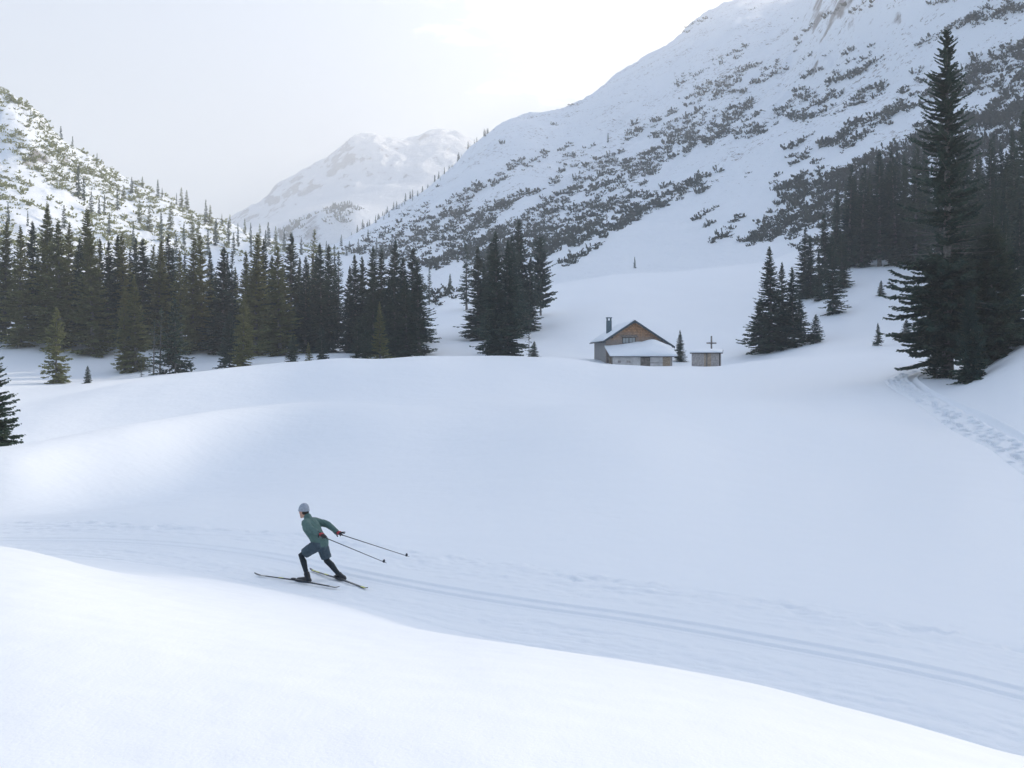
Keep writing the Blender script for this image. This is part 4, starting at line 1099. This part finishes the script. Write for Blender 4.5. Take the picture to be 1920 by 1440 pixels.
# gable window: two lights under a board hood
for k, (x0, x1) in enumerate(((-1.22, -0.60), (-0.52, 0.10))):
    w = MB().box(x0 - 0.06, x1 + 0.06, -0.06, 0.02, 2.02, 2.08).box(x0 - 0.06, x1 + 0.06, -0.06, 0.02, 2.62, 2.68).box(x0 - 0.06, x0, -0.06, 0.02, 2.083, 2.617).box(x1, x1 + 0.06, -0.06, 0.02, 2.083, 2.617)
    wo = w.build('window', M['wood_dark'], cab)
    MB().box(x0, x1, -0.03, -0.01, 2.08, 2.62).build('pane', M['glass'], wo)
    MB().box((x0 + x1) / 2 - 0.015, (x0 + x1) / 2 + 0.015, -0.05, -0.031, 2.083, 2.617).build('glazing_bar', M['wood_dark'], wo)
MB().hexa([(-1.45, -0.34, 2.70), (0.32, -0.34, 2.70), (0.32, -0.002, 2.86), (-1.45, -0.002, 2.86), (-1.45, -0.34, 2.74), (0.32, -0.34, 2.74), (0.32, -0.002, 2.92), (-1.45, -0.002, 2.92)]).build('window_hood', M['wood_grey'], cab)
for k in range(9):                        # weathered boards below the window
    x0 = -2.9 + k * 0.36
    MB().box(x0, x0 + 0.34, -0.05 - 0.008 * (k % 2), -0.003, -1.4, 1.88).build('board', M['wood_grey'], cab)
# lean-to in front
LY0, LXL, LXR = -2.75, -2.75, 3.42
lt = empty('lean_to', (0, 0, 0)); lt.parent = cab
ez, hz_ = 0.62, 1.55                       # roof underside at the eave and at the cabin wall
MB().box(LXL, 0.10, LY0, LY0 + 0.2, -1.7, ez).build('plaster_wall', M['plaster'], lt)
MB().box(1.13, 2.42, LY0, LY0 + 0.2, -1.7, ez).build('plaster_wall', M['plaster'], lt)
MB().box(0.10, 1.13, LY0 + 0.003, LY0 + 0.198, 0.50, ez).build('lintel', M['wood_dark'], lt)
for k in range(6):
    x0 = 0.10 + k * 0.1717
    MB().box(x0 + 0.004, x0 + 0.166, LY0 + 0.05 + 0.006 * (k % 2), LY0 + 0.09, -1.6, 0.498).build('door_board', M['wood_grey'], lt)
for k, (x0, w) in enumerate([(-2.25, 0.34), (-1.35, 0.42)]):
    MB().box(x0, x0 + w, LY0 - 0.02, LY0 - 0.002, -0.02, 0.22).build('shutter', M['wood_silver'], lt)
MB().box(1.135, 2.415, LY0 - 0.03, LY0 - 0.003, -0.06, 0.02).build('rail', M['wood_silver'], lt)
x0 = 2.425
k = 0
while x0 < LXR - 0.02:
    w = RC.uniform(0.15, 0.22)
    zt = ez + 0.04 + RC.uniform(-0.05, 0.06)
    MB().box(x0, min(LXR, x0 + w - 0.015), LY0 - 0.02 + RC.uniform(-0.012, 0.012), LY0 + 0.05, -1.7, zt).build('plank', M[RC.choice(['wood_pale', 'wood_pale', 'wood_grey', 'wood_silver'])], lt)
    x0 += w; k += 1
y0 = LY0 + 0.21
while y0 < -0.1:                          # left end: open bay with posts and a boarded back
    if y0 < -1.7 or y0 > -0.8:
        MB().box(LXL + 0.002, LXL + 0.05, y0, y0 + 0.16, -1.7, ez + (y0 - LY0) / 2.75 * (hz_ - ez) - 0.05).build('plank', M['wood_grey'], lt)
    y0 += 0.18
for yy in (LY0 + 1.02, LY0 + 1.9):
    MB().box(LXL - 0.02, LXL + 0.1, yy, yy + 0.12, -1.7, ez + (yy - LY0) / 2.75 * (hz_ - ez) - 0.05).build('post', M['wood_pale'], lt)
y0 = LY0 + 0.05
while y0 < -0.1:
    MB().box(LXR - 0.05, LXR - 0.002, y0 + 0.03, y0 + 0.18, -1.7, ez + (y0 - LY0) / 2.75 * (hz_ - ez) - 0.05).build('plank', M[RC.choice(['wood_pale', 'wood_grey'])], lt)
    y0 += 0.18
XA, XB, YE = LXL - 0.35, LXR + 0.38, LY0 - 0.45
rf_ = MB().hexa([(XA, YE, ez - 0.06), (XB, YE, ez - 0.06), (XB, -0.06, hz_), (XA, -0.06, hz_), (XA, YE, ez + 0.03), (XB, YE, ez + 0.03), (XB, -0.06, hz_ + 0.09), (XA, -0.06, hz_ + 0.09)]).build('lean_to_roof', M['wood_dark'], lt)
snow_slab('roof_snow', [(XA - 0.06, YE - 0.1, ez + 0.02), (XB + 0.04, YE - 0.1, ez + 0.02), (XB + 0.04, -0.07, hz_ + 0.08), (XA - 0.06, -0.07, hz_ + 0.08)], 0.85, 40, 18, lt, 4, 3.2,
          prof=lambda u, v: (0.42 + 0.75 * math.exp(-((u - 0.72) / 0.42) ** 2)) * (0.62 + 0.55 * v))

# ------------------------------------------------------------------ small plank shed
sx, sy = at(1324, 101.5), 101.5
shed = empty('plank_shed', (sx, sy, g1(sx, sy)), math.radians(-13))
tag(shed, 'small grey plank shed with snowy lean roof right of the cabin', 'shed')
W2, D2, HF, HB = 1.42, 2.2, 1.36, 1.62
x0 = -W2
while x0 < W2 - 0.03:
    w = RC.uniform(0.13, 0.2); x1 = min(W2, x0 + w)
    m = 'wood_silver' if x0 < -0.3 else RC.choice(['wood_pale', 'wood_grey', 'wood_silver', 'wood_pale', 'wood_dark'])
    MB().box(x0, x1 - 0.012, -0.02 + RC.uniform(-0.012, 0.01), 0.03, -0.9, HF + RC.uniform(-0.03, 0.0)).build('plank', M[m], shed)
    x0 = x1
for xs in (-W2 - 0.03, W2 - 0.01):
    y0 = 0.04
    while y0 < D2 - 0.03:
        w = RC.uniform(0.14, 0.2); y1 = min(D2, y0 + w)
        MB().box(xs, xs + 0.04, y0, y1 - 0.012, -0.9, HF + (HB - HF) * y0 / D2 - 0.01).build('plank', M[RC.choice(['wood_silver', 'wood_silver', 'wood_grey'])], shed)
        y0 = y1
MB().box(-W2, W2, D2 - 0.03, D2, -0.9, HB - 0.02).build('back_wall', M['wood_grey'], shed)
MB().hexa([(-W2 - 0.22, -0.26, HF - 0.03), (W2 + 0.25, -0.26, HF - 0.03), (W2 + 0.25, D2 + 0.2, HB + 0.02), (-W2 - 0.22, D2 + 0.2, HB + 0.02),
           (-W2 - 0.22, -0.26, HF + 0.05), (W2 + 0.25, -0.26, HF + 0.05), (W2 + 0.25, D2 + 0.2, HB + 0.10), (-W2 - 0.22, D2 + 0.2, HB + 0.10)]).build('roof', M['wood_dark'], shed)
snow_slab('roof_snow', [(-W2 - 0.2, -0.22, HF + 0.05), (W2 + 0.22, -0.22, HF + 0.05), (W2 + 0.22, D2 + 0.2, HB + 0.10), (-W2 - 0.2, D2 + 0.2, HB + 0.10)], 0.20, 16, 12, shed, 8)
# ------------------------------------------------------------------ wooden cross behind the shed
cx_, cy_ = at(1334, 108.0), 108.0
cz = g1(cx_, cy_)
crs = empty('wooden_cross', (cx_, cy_, cz), math.radians(-6))
tag(crs, 'tall plain wooden cross standing behind the plank shed', 'cross')
topz = (HY - 630) / F * 108 - cz
MB().box(-0.08, 0.08, -0.08, 0.08, -0.6, topz).build('post', M['wood_grey'], crs, bevel=0.01)
barz = (HY - 643.3) / F * 108 - cz
MB().box(-0.53, 0.53, -0.095, 0.095, barz - 0.075, barz + 0.075).build('crossbar', M['wood_grey'], crs, bevel=0.01)

# ------------------------------------------------------------------ skier
HEAD = math.radians(33)                     # he glides left and away from the camera
hc, hs = math.cos(HEAD), math.sin(HEAD)
FW, RT_ = Vector((-hc, hs, 0)), Vector((hs, hc, 0))
SK_Y = 19.2
SK_X = at(590, SK_Y)
def J(px, py, r_):
    k = (px - CX) / F
    a = (SK_X + r_ * hs - k * SK_Y - k * r_ * hc) / (hc + k * hs)
    Y = SK_Y + a * hs + r_ * hc
    return Vector((SK_X - a * hc + r_ * hs, Y, (HY - py) / F * Y))
jt = dict(head=J(569.6, 959.5, -.01), neck=J(576, 970.5, 0), shL=J(573, 982, -.18), shR=J(589.5, 977.5, .18), elL=J(583.5, 993.5, -.31), wrL=J(600, 1000.5, -.37),
          elR=J(615, 983.5, .28), wrR=J(632.5, 998.5, .23), hip=J(600.5, 1018, 0), hipL=J(597, 1020, -.095), hipR=J(603, 1018, .095), knL=J(565, 1041.5, -.19), anL=J(576.5, 1080.5, -.28),
          knR=J(613.5, 1051.5, .17), anR=J(638.5, 1080.5, .245), heelL=J(581, 1092.5, -.30), toeL=J(554, 1090.5, -.30), heelR=J(646.5, 1089.0, .25), toeR=J(626.5, 1083.5, .25))
UP = Vector((0, 0, 1))
base_z = min(jt['heelL'].z, jt['toeL'].z)
skier = empty('person', (SK_X, SK_Y, base_z))
tag(skier, 'skier in green jacket, grey beanie and shorts lunging forward on the trail', 'person')
INV = Matrix.Translation(Vector((SK_X, SK_Y, base_z))).inverted()

def remeshed(name, parts, voxel, mat, parent, smooth=6):
    """parts: list of (verts, faces) in world space, fused into one continuous skin"""
    v, f = [], []
    for pv, pf in parts:
        n = len(v); v += [tuple(INV @ Vector(q)) for q in pv]; f += [tuple(i + n for i in q) for q in pf]
    me = py_mesh(name, v, f, True)
    o = bpy.data.objects.new(name, me); COL.objects.link(o)
    m = o.modifiers.new('r', 'REMESH'); m.mode = 'VOXEL'; m.voxel_size = voxel; m.use_smooth_shade = True
    if smooth:
        m2 = o.modifiers.new('s', 'SMOOTH'); m2.factor = 0.5; m2.iterations = smooth
    dg = bpy.context.evaluated_depsgraph_get()
    me2 = bpy.data.meshes.new_from_object(o.evaluated_get(dg))
    o.modifiers.clear(); o.data = me2; bpy.data.meshes.remove(me)
    me2.name = name
    me2.materials.clear(); me2.materials.append(mat)
    me2.polygons.foreach_set('use_smooth', [True] * len(me2.polygons))
    if parent is not None: o.parent = parent
    return o
def ball(c, rx, ry, rz, ax=None, n=16, m=10):
    """ellipsoid; ax = (forward, right, up) axes for rx, ry, rz"""
    ax = ax or (FW, RT_, UP)
    v, f = [], []
    for i in range(m + 1):
        th = math.pi * i / m
        for k in range(n):
            ph = 2 * math.pi * k / n
            st = max(math.sin(th), 0.02)
            v.append(c + ax[0] * (rx * st * math.cos(ph)) + ax[1] * (ry * st * math.sin(ph)) + ax[2] * (rz * math.cos(th)))
    for i in range(m):
        for k in range(n):
            f.append((i * n + k, (i + 1) * n + k, (i + 1) * n + (k + 1) % n, i * n + (k + 1) % n))
    f.append(tuple(range(n))); f.append(tuple(reversed(range(m * n, (m + 1) * n))))
    return v, f
def limb(pts, rad, n=14):
    P = [Vector(p) for p in pts]
    d0 = (P[0] - P[1]).normalized(); d1 = (P[-1] - P[-2]).normalized()
    r0 = rad[0] if not isinstance(rad[0], tuple) else min(rad[0][:2]); r1 = rad[-1] if not isinstance(rad[-1], tuple) else min(rad[-1][:2])
    def sc(r_, k): return tuple([r_[0] * k, r_[1] * k] + list(r_[2:])) if isinstance(r_, tuple) else r_ * k
    return tube_geo([P[0] + d0 * r0 * 0.7] + P + [P[-1] + d1 * r1 * 0.7], [sc(rad[0], 0.55)] + list(rad) + [sc(rad[-1], 0.55)], n)
def mixv(a, b, t): return a * (1 - t) + b * t

M['skin'] = simple('skin', (0.52, 0.30, 0.22), 0.5, 0.06, 30.0)
M['jacket'] = simple('green_softshell', (0.088, 0.160, 0.150), 0.75, 0.18, 14.0, spec=0.25)
M['shorts'] = simple('slate_shorts', (0.058, 0.088, 0.112), 0.8, 0.2, 16.0, spec=0.2)
M['tights'] = simple('black_tights', (0.010, 0.018, 0.026), 0.6, 0.2, 20.0, spec=0.3)
M['boot'] = simple('black_boot', (0.014, 0.018, 0.024), 0.45, 0.3, 25.0)
M['boot_accent'] = simple('pale_pink_accent', (0.42, 0.33, 0.36), 0.5, 0.1, 30.0)
M['beanie'] = simple('grey_knit', (0.34, 0.385, 0.45), 0.95, 0.3, 60.0, spec=0.1)
M['glove'] = simple('black_glove', (0.012, 0.013, 0.018), 0.7, 0.2, 40.0)
M['glove_red'] = simple('red_strap', (0.42, 0.035, 0.05), 0.6, 0.15, 40.0)
M['hair'] = simple('dark_hair', (0.025, 0.02, 0.018), 0.6, 0.2, 60.0)
M['ski'] = simple('navy_ski', (0.016, 0.028, 0.042), 0.3, 0.2, 12.0)
M['ski_yellow'] = simple('lime_ski_print', (0.55, 0.60, 0.12), 0.35, 0.1, 12.0)
M['ski_white'] = simple('white_ski_print', (0.62, 0.64, 0.62), 0.35, 0.1, 12.0)
M['pole'] = simple('carbon_pole', (0.025, 0.03, 0.04), 0.35, 0.1, 12.0)

spine_up = (jt['neck'] - jt['hip']).normalized()
t_back = RT_.cross(spine_up).normalized()
chest = mixv(jt['hip'], jt['neck'], 0.66) + FW * 0.015
waist = mixv(jt['hip'], jt['neck'], 0.30) - FW * 0.005
belt = jt['hip'] + UP * 0.02
R3 = tuple(RT_)
# head axes: looking ahead along the trail, a little down
hu = (UP + FW * 0.10).normalized(); hr = RT_.copy(); hf = hr.cross(hu) * -1.0
if hf.dot(FW) < 0: hf = -hf
hd = jt['head']
face = [ball(hd, 0.100, 0.078, 0.118, (hf, hr, hu)), ball(hd + hf * 0.035 - hu * 0.065, 0.060, 0.055, 0.055, (hf, hr, hu)),
        limb([hd + hf * 0.092 + hu * 0.012, hd + hf * 0.118 - hu * 0.022], [0.008, 0.016], 8),
        ball(hd + hf * 0.088 - hu * 0.062, 0.018, 0.026, 0.011, (hf, hr, hu)), ball(hd + hf * 0.07 - hu * 0.104, 0.03, 0.03, 0.022, (hf, hr, hu)),
        ball(hd - hr * 0.078 - hf * 0.01 - hu * 0.01, 0.022, 0.012, 0.034, (hf, hr, hu)), ball(hd + hr * 0.078 - hf * 0.01 - hu * 0.01, 0.022, 0.012, 0.034, (hf, hr, hu)),
        limb([hd - hu * 0.04 - hf * 0.02, mixv(hd, jt['neck'], 0.7), jt['neck'] - spine_up * 0.06], [0.058, 0.056, 0.065])]
inner = [limb([belt - UP * 0.08, waist, chest, jt['neck'] - spine_up * 0.07], [(.14, .10, R3), (.13, .095, R3), (.155, .10, R3), (.09, .07, R3)], 16)]
for sd in 'LR':
    inner.append(limb([jt['sh' + sd], jt['el' + sd], jt['wr' + sd]], [0.055, 0.042, 0.030]))
    inner.append(limb([mixv(chest, jt['neck'], 0.5), jt['sh' + sd]], [0.06, 0.055]))
    kn, an, hp = jt['kn' + sd], jt['an' + sd], jt['hip' + sd]
    inner.append(limb([hp, mixv(hp, kn, .5), kn, mixv(kn, an, .35) - FW * 0.008, an], [0.085, 0.072, 0.052, 0.050, 0.034]))
    inner.append(limb([an - UP * 0.02, mixv(jt['heel' + sd], jt['toe' + sd], .5) + UP * .045, mixv(jt['heel' + sd], jt['toe' + sd], .75) + UP * .035], [0.026, 0.024, 0.02]))
remeshed('body', face + inner, 0.011, M['skin'], skier, 3)
for sg in (-1, 1):
    e = MB(); v, f = ball(hd + hf * 0.090 + hr * 0.030 * sg + hu * 0.012, 0.008, 0.012, 0.007, (hf, hr, hu), 8, 6); e.add([INV @ q for q in v], f).build('eye', M['hair'], skier, True)
# hair at the nape and temple under the cap
hairp = [ball(hd - hf * 0.030 - hu * 0.012, 0.082, 0.081, 0.060, (hf, hr, hu))]
remeshed('hair', hairp, 0.01, M['hair'], skier, 2)
# knitted beanie
bc = hd + hu * 0.052 - hf * 0.006
v, f = [], []
n, m_ = 28, 12
for i in range(m_ + 1):
    t = i / m_
    for k in range(n):
        ph = 2 * math.pi * k / n
        rib = 1 + 0.018 * math.cos(14 * ph)
        prof = math.sqrt(max(0.0, 1 - (t * 0.985) ** 2.4)) if t > 0.12 else 1.0 + 0.03 * math.cos(t / 0.12 * 1.57)
        v.append(bc + hf * (0.117 * prof * rib * math.cos(ph) - 0.018 * t) + hr * (0.096 * prof * rib * math.sin(ph)) + hu * (-0.035 + 0.150 * t + 0.012 * math.cos(ph) * (1 - t)))
for i in range(m_):
    for k in range(n):
        f.append((i * n + k, i * n + (k + 1) % n, (i + 1) * n + (k + 1) % n, (i + 1) * n + k))
f.append(tuple(m_ * n + k for k in range(n))); f.append(tuple(reversed(range(n))))
MB().add([INV @ q for q in v], f).build('beanie', M['beanie'], skier, True)
# jacket
jp = [limb([belt - UP * 0.045, belt - UP * 0.005, waist, chest, mixv(chest, jt['neck'], .55), jt['neck'] - spine_up * 0.02], [(.178, .146, R3), (.176, .144, R3), (.162, .128, R3), (.188, .132, R3), (.150, .105, R3), (.072, .072, R3)], 20),
      limb([jt['neck'] - spine_up * 0.06, jt['neck'] + hu * 0.035 - hf * 0.006], [0.078, 0.068])]
for sd in 'LR':
    sh, el, wr = jt['sh' + sd], jt['el' + sd], jt['wr' + sd]
    jp.append(limb([mixv(chest, jt['neck'], 0.45), mixv(mixv(chest, jt['neck'], .45), sh, .6), sh], [0.09, 0.088, 0.080]))
    jp.append(limb([sh, mixv(sh, el, .5), el, mixv(el, wr, .5), wr], [0.080, 0.068, 0.060, 0.053, 0.044]))
jk = remeshed('jacket', jp, 0.011, M['jacket'], skier, 4)
# soft folds in the cloth
def wrinkle(o, amp, fx, seed):
    me = o.data; nV = len(me.vertices)
    co = np.zeros(nV * 3); me.vertices.foreach_get('co', co); co = co.reshape(-1, 3)
    no = np.zeros(nV * 3); me.vertices.foreach_get('normal', no); no = no.reshape(-1, 3)
    w = fbm(co[:, 0] * fx + co[:, 2] * fx * 1.3, co[:, 1] * fx - co[:, 2] * fx * 0.7, 3, seed, 0.5, True)
    me.vertices.foreach_set('co', (co + no * (w * amp)[:, None]).ravel()); me.update()
wrinkle(jk, 0.034, 8.0, 3)
# shorts
sp = [limb([belt + UP * 0.01, jt['hip'] - UP * 0.05], [(.160, .128, R3), (.172, .142, R3)], 18)]
for sd in 'LR':
    hp, kn = jt['hip' + sd], jt['kn' + sd]
    e = 0.80 if sd == 'L' else 0.86
    sp.append(tube_geo([hp + UP * 0.04, hp - UP * 0.01, mixv(hp, kn, .3), mixv(hp, kn, .6), mixv(hp, kn, e)], [0.070, 0.104, 0.112, 0.104, 0.100], 16))
so = remeshed('shorts', sp, 0.011, M['shorts'], skier, 3)
wrinkle(so, 0.018, 8.0, 9)
# tights
tp = []
for sd in 'LR':
    hp, kn, an = jt['hip' + sd], jt['kn' + sd], jt['an' + sd]
    calf = (kn - an).normalized().cross(RT_).normalized()
    if calf.dot(FW) > 0: calf = -calf
    tp.append(limb([mixv(hp, kn, .65), kn + FW * 0.006, mixv(kn, an, .3) + calf * 0.012, mixv(kn, an, .65), an], [0.070, 0.062, 0.062, 0.048, 0.042]))
remeshed('tights', tp, 0.010, M['tights'], skier, 3)
# boots
for sd in 'LR':
    he, to, an, kn = jt['heel' + sd], jt['toe' + sd], jt['an' + sd], jt['kn' + sd]
    ax = (to - he).normalized()
    bp_ = [limb([he + UP * .045 + ax * 0.02, mixv(he, to, .45) + UP * .045, mixv(he, to, .8) + UP * .035, to + UP * .022 - ax * 0.02], [0.058, 0.058, 0.050, 0.033]),
           limb([he + UP * .05 + ax * 0.055, an + UP * 0.005, mixv(an, kn, .14)], [0.056, 0.055, 0.058])]
    bo = remeshed('boot', bp_, 0.009, M['boot'], skier, 3)
    side = ax.cross(UP).normalized()
    c = mixv(he, to, .5) + UP * .062
    acc = limb([c - ax * .05, c + ax * .045 - UP * .012], [(.052, .012, tuple(side)), (.047, .010, tuple(side))], 10)
    MB().add([INV @ q for q in [Vector(p) for p in acc[0]]], acc[1]).build('boot_strap', M['boot_accent'], bo, True).parent = bo
# gloves, five fingers each
def glove(sd, dirv, spread, palm_n, curl):
    wr = jt['wr' + sd]
    d = dirv.normalized(); nrm = (palm_n - d * palm_n.dot(d)).normalized(); lat = d.cross(nrm).normalized()
    parts = [limb([wr - d * 0.045, wr + d * 0.02], [0.043, 0.038]), limb([wr + d * 0.015, wr + d * 0.06, wr + d * 0.095], [(.040, .024, tuple(lat)), (.046, .024, tuple(lat)), (.044, .020, tuple(lat))])]
    for i, (o_, ln) in enumerate(((-.034, .078), (-.012, .088), (.012, .084), (.034, .068))):
        b0 = wr + d * 0.085 + lat * o_
        dd = (d + lat * (o_ / .034) * spread).normalized()
        k1 = b0 + dd * ln * .5 + nrm * curl * ln * .15; k2 = k1 + (dd + nrm * curl).normalized() * ln * .55
        parts.append(limb([b0, k1, k2], [0.0125, 0.0115, 0.0095], 8))
    th0 = wr + d * 0.03 - lat * 0.036; t1 = th0 + (d * .6 - lat * .9 + nrm * .3).normalized() * 0.045; t2 = t1 + (d * .9 - lat * .4 + nrm * .5).normalized() * 0.035
    parts.append(limb([th0, t1, t2], [0.016, 0.014, 0.011], 8))
    g = remeshed('glove', parts, 0.006, M['glove'], skier, 2)
    st = limb([wr + d * 0.022, wr + d * 0.062], [(.047, .031, tuple(lat)), (.052, .031, tuple(lat))], 14)
    s_ = MB().add([INV @ Vector(q) for q in st[0]], st[1]).build('strap', M['glove_red'], None, True); s_.parent = g
    return wr + d * 0.075 + nrm * 0.03, d, nrm
hL = glove('L', J(616, 1010, -.42) - jt['wrL'], 0.25, Vector((-.2, .3, -1)), 0.55)
hR = glove('R', J(650, 1002, .22) - jt['wrR'], 0.55, Vector((-.1, .6, -1)), 0.15)

# ------------------------------------------------------------------ skis and poles
def ski(name, tip, tail, label, prints):
    tip, tail = Vector(tip), Vector(tail)
    L = (tip - tail).length
    d = (tip - tail).normalized(); side = d.cross(UP).normalized(); up = side.cross(d).normalized()
    root = empty(name, tuple(tail))
    tag(root, label, 'ski', 'skis of the skier')
    def prof(t):          # t from tail to tip
        w = 0.021 + 0.004 * math.cos(t * 6.28)
        if t > 0.94: w *= math.sqrt(max(0.02, 1 - ((t - 0.94) / 0.06) ** 2)) * 0.85 + 0.15
        h = 0.012 + 0.014 * math.exp(-((t - 0.45) / 0.22) ** 2)
        z = 0.03 * max(0, (t - 0.91) / 0.09) ** 2 + 0.008 * math.sin(math.pi * min(1, t / 0.9)) + 0.02 * max(0, (0.03 - t) / 0.03)
        return w, h, z
    def strip(t0, t1, n, lift, thick, wk):
        v, f = [], []
        for i in range(n + 1):
            t = t0 + (t1 - t0) * i / n
            w, h, z = prof(t); w *= wk
            c = d * (L * t) + up * z
            top = h if thick is None else h + lift + thick; bot = 0 if thick is None else h + lift
            v += [c - side * w + up * bot, c + side * w + up * bot, c + side * w * .92 + up * top, c - side * w * .92 + up * top]
        for i in range(n):
            a, b = i * 4, i * 4 + 4
            f += [(a, b, b + 1, a + 1), (a + 1, b + 1, b + 2, a + 2), (a + 2, b + 2, b + 3, a + 3), (a + 3, b + 3, b, a)]
        f += [(0, 1, 2, 3), (n * 4 + 3, n * 4 + 2, n * 4 + 1, n * 4)]
        return v, f
    v, f = strip(0, 1, 60, 0, None, 1); body = MB().add(v, f).build('ski_body', M['ski'], root)
    for t0, t1, m in prints:
        v, f = strip(t0, t1, 8, 0.0015, 0.002, 1.04); MB().add(v, f).build('print', M[m], body)
    b0 = d * (L * 0.46)
    mb = MB()
    q = lambda a, b, c: b0 + d * a + side * b + up * (0.026 + c)
    for a0, a1, w, h in ((-.16, .16, .024, .012), (.10, .17, .03, .028)):
        mb.hexa([q(a0, -w, 0), q(a1, -w, 0), q(a1, w, 0), q(a0, w, 0), q(a0, -w, h), q(a1, -w, h), q(a1, w, h), q(a0, w, h)])
    mb.build('binding', M['boot'], root)
    return root
def on_snow(px, py, lift):
    Y = 4.17 * F / (py - HY); x = at(px, Y)
    return Vector((x, Y, g1(x, Y) + lift))
def ski_line(a, b):
    A, B = on_snow(*a, 0.0), on_snow(*b, 0.0)
    gap = max(g1(A.x + (B.x - A.x) * t, A.y + (B.y - A.y) * t) - (A.z + (B.z - A.z) * t) for t in np.linspace(0, 1, 20))
    return A + UP * (max(gap, 0) + 0.03), B + UP * (max(gap, 0) + 0.03)
tl, bl = ski_line((477, 1083), (635, 1106))
ski('ski', tl, bl, 'dark ski under the skier\'s front boot, pointing left', [(0.01, 0.10, 'ski_white'), (0.64, 0.70, 'ski_yellow'), (0.86, 0.92, 'ski_white')])
tr_, br_ = ski_line((581, 1069), (688, 1106))
ski('ski', tr_, br_, 'lime-striped dark ski under the skier\'s rear boot, angled away', [(0.0, 0.09, 'ski_yellow'), (0.66, 0.73, 'ski_yellow'), (0.82, 0.88, 'ski_yellow'), (0.91, 0.95, 'ski_yellow')])
def pole(grip, tip, label, up_):
    grip, tip = Vector(grip), Vector(tip)
    d = (tip - grip).normalized()
    root = empty('ski_pole', tuple(tip))
    tag(root, label, 'ski pole', 'ski poles of the skier')
    W = lambda p: Vector(p) - tip
    MB().tube([W(grip - d * 0.02), W(mixv(grip, tip, .5)), W(tip - d * 0.05)], [0.0095, 0.008, 0.006], 8).build('shaft', M['pole'], root, True)
    MB().tube([W(grip - d * 0.10), W(grip - d * 0.085), W(grip - d * 0.03), W(grip + d * 0.06)], [0.012, 0.018, 0.015, 0.012], 8).build('grip', M['glove'], root, True)
    MB().tube([W(tip - d * 0.05), W(tip)], [0.006, 0.002], 6).build('tip', M['pole'], root, True)
    s_ = d.cross(UP).normalized(); u_ = s_.cross(d)
    b = tip - d * 0.07
    mb = MB(); mb.tube([W(b - u_ * 0.010), W(b + u_ * 0.02), W(b + u_ * 0.05)], [0.016, 0.026, 0.008], 7)
    mb.build('basket', M['pole'], root)
pole(hL[0], J(725.5, 1056, -.12), 'nearer carbon ski pole trailing from the near hand', UP)
pole(hR[0], J(768, 1044, .45), 'farther carbon ski pole trailing from the far hand', UP)

# ------------------------------------------------------------------ thin winter haze in the valley
hz = MB().box(-3200, 3200, -450, 3600, -60, 760).build('haze')
hz.data.materials.clear()
hm = bpy.data.materials.new('haze'); hm.use_nodes = True
hn = hm.node_tree.nodes; hn.clear()
ho = hn.new('ShaderNodeOutputMaterial'); hv = hn.new('ShaderNodeVolumePrincipled')
hv.inputs['Color'].default_value = (0.91, 0.96, 1.0, 1)
hv.inputs['Density'].default_value = 0.00045
hv.inputs['Anisotropy'].default_value = 0.45
hm.node_tree.links.new(hv.outputs[0], ho.inputs['Volume'])
hz.data.materials.append(hm)
tag(hz, kind='stuff')
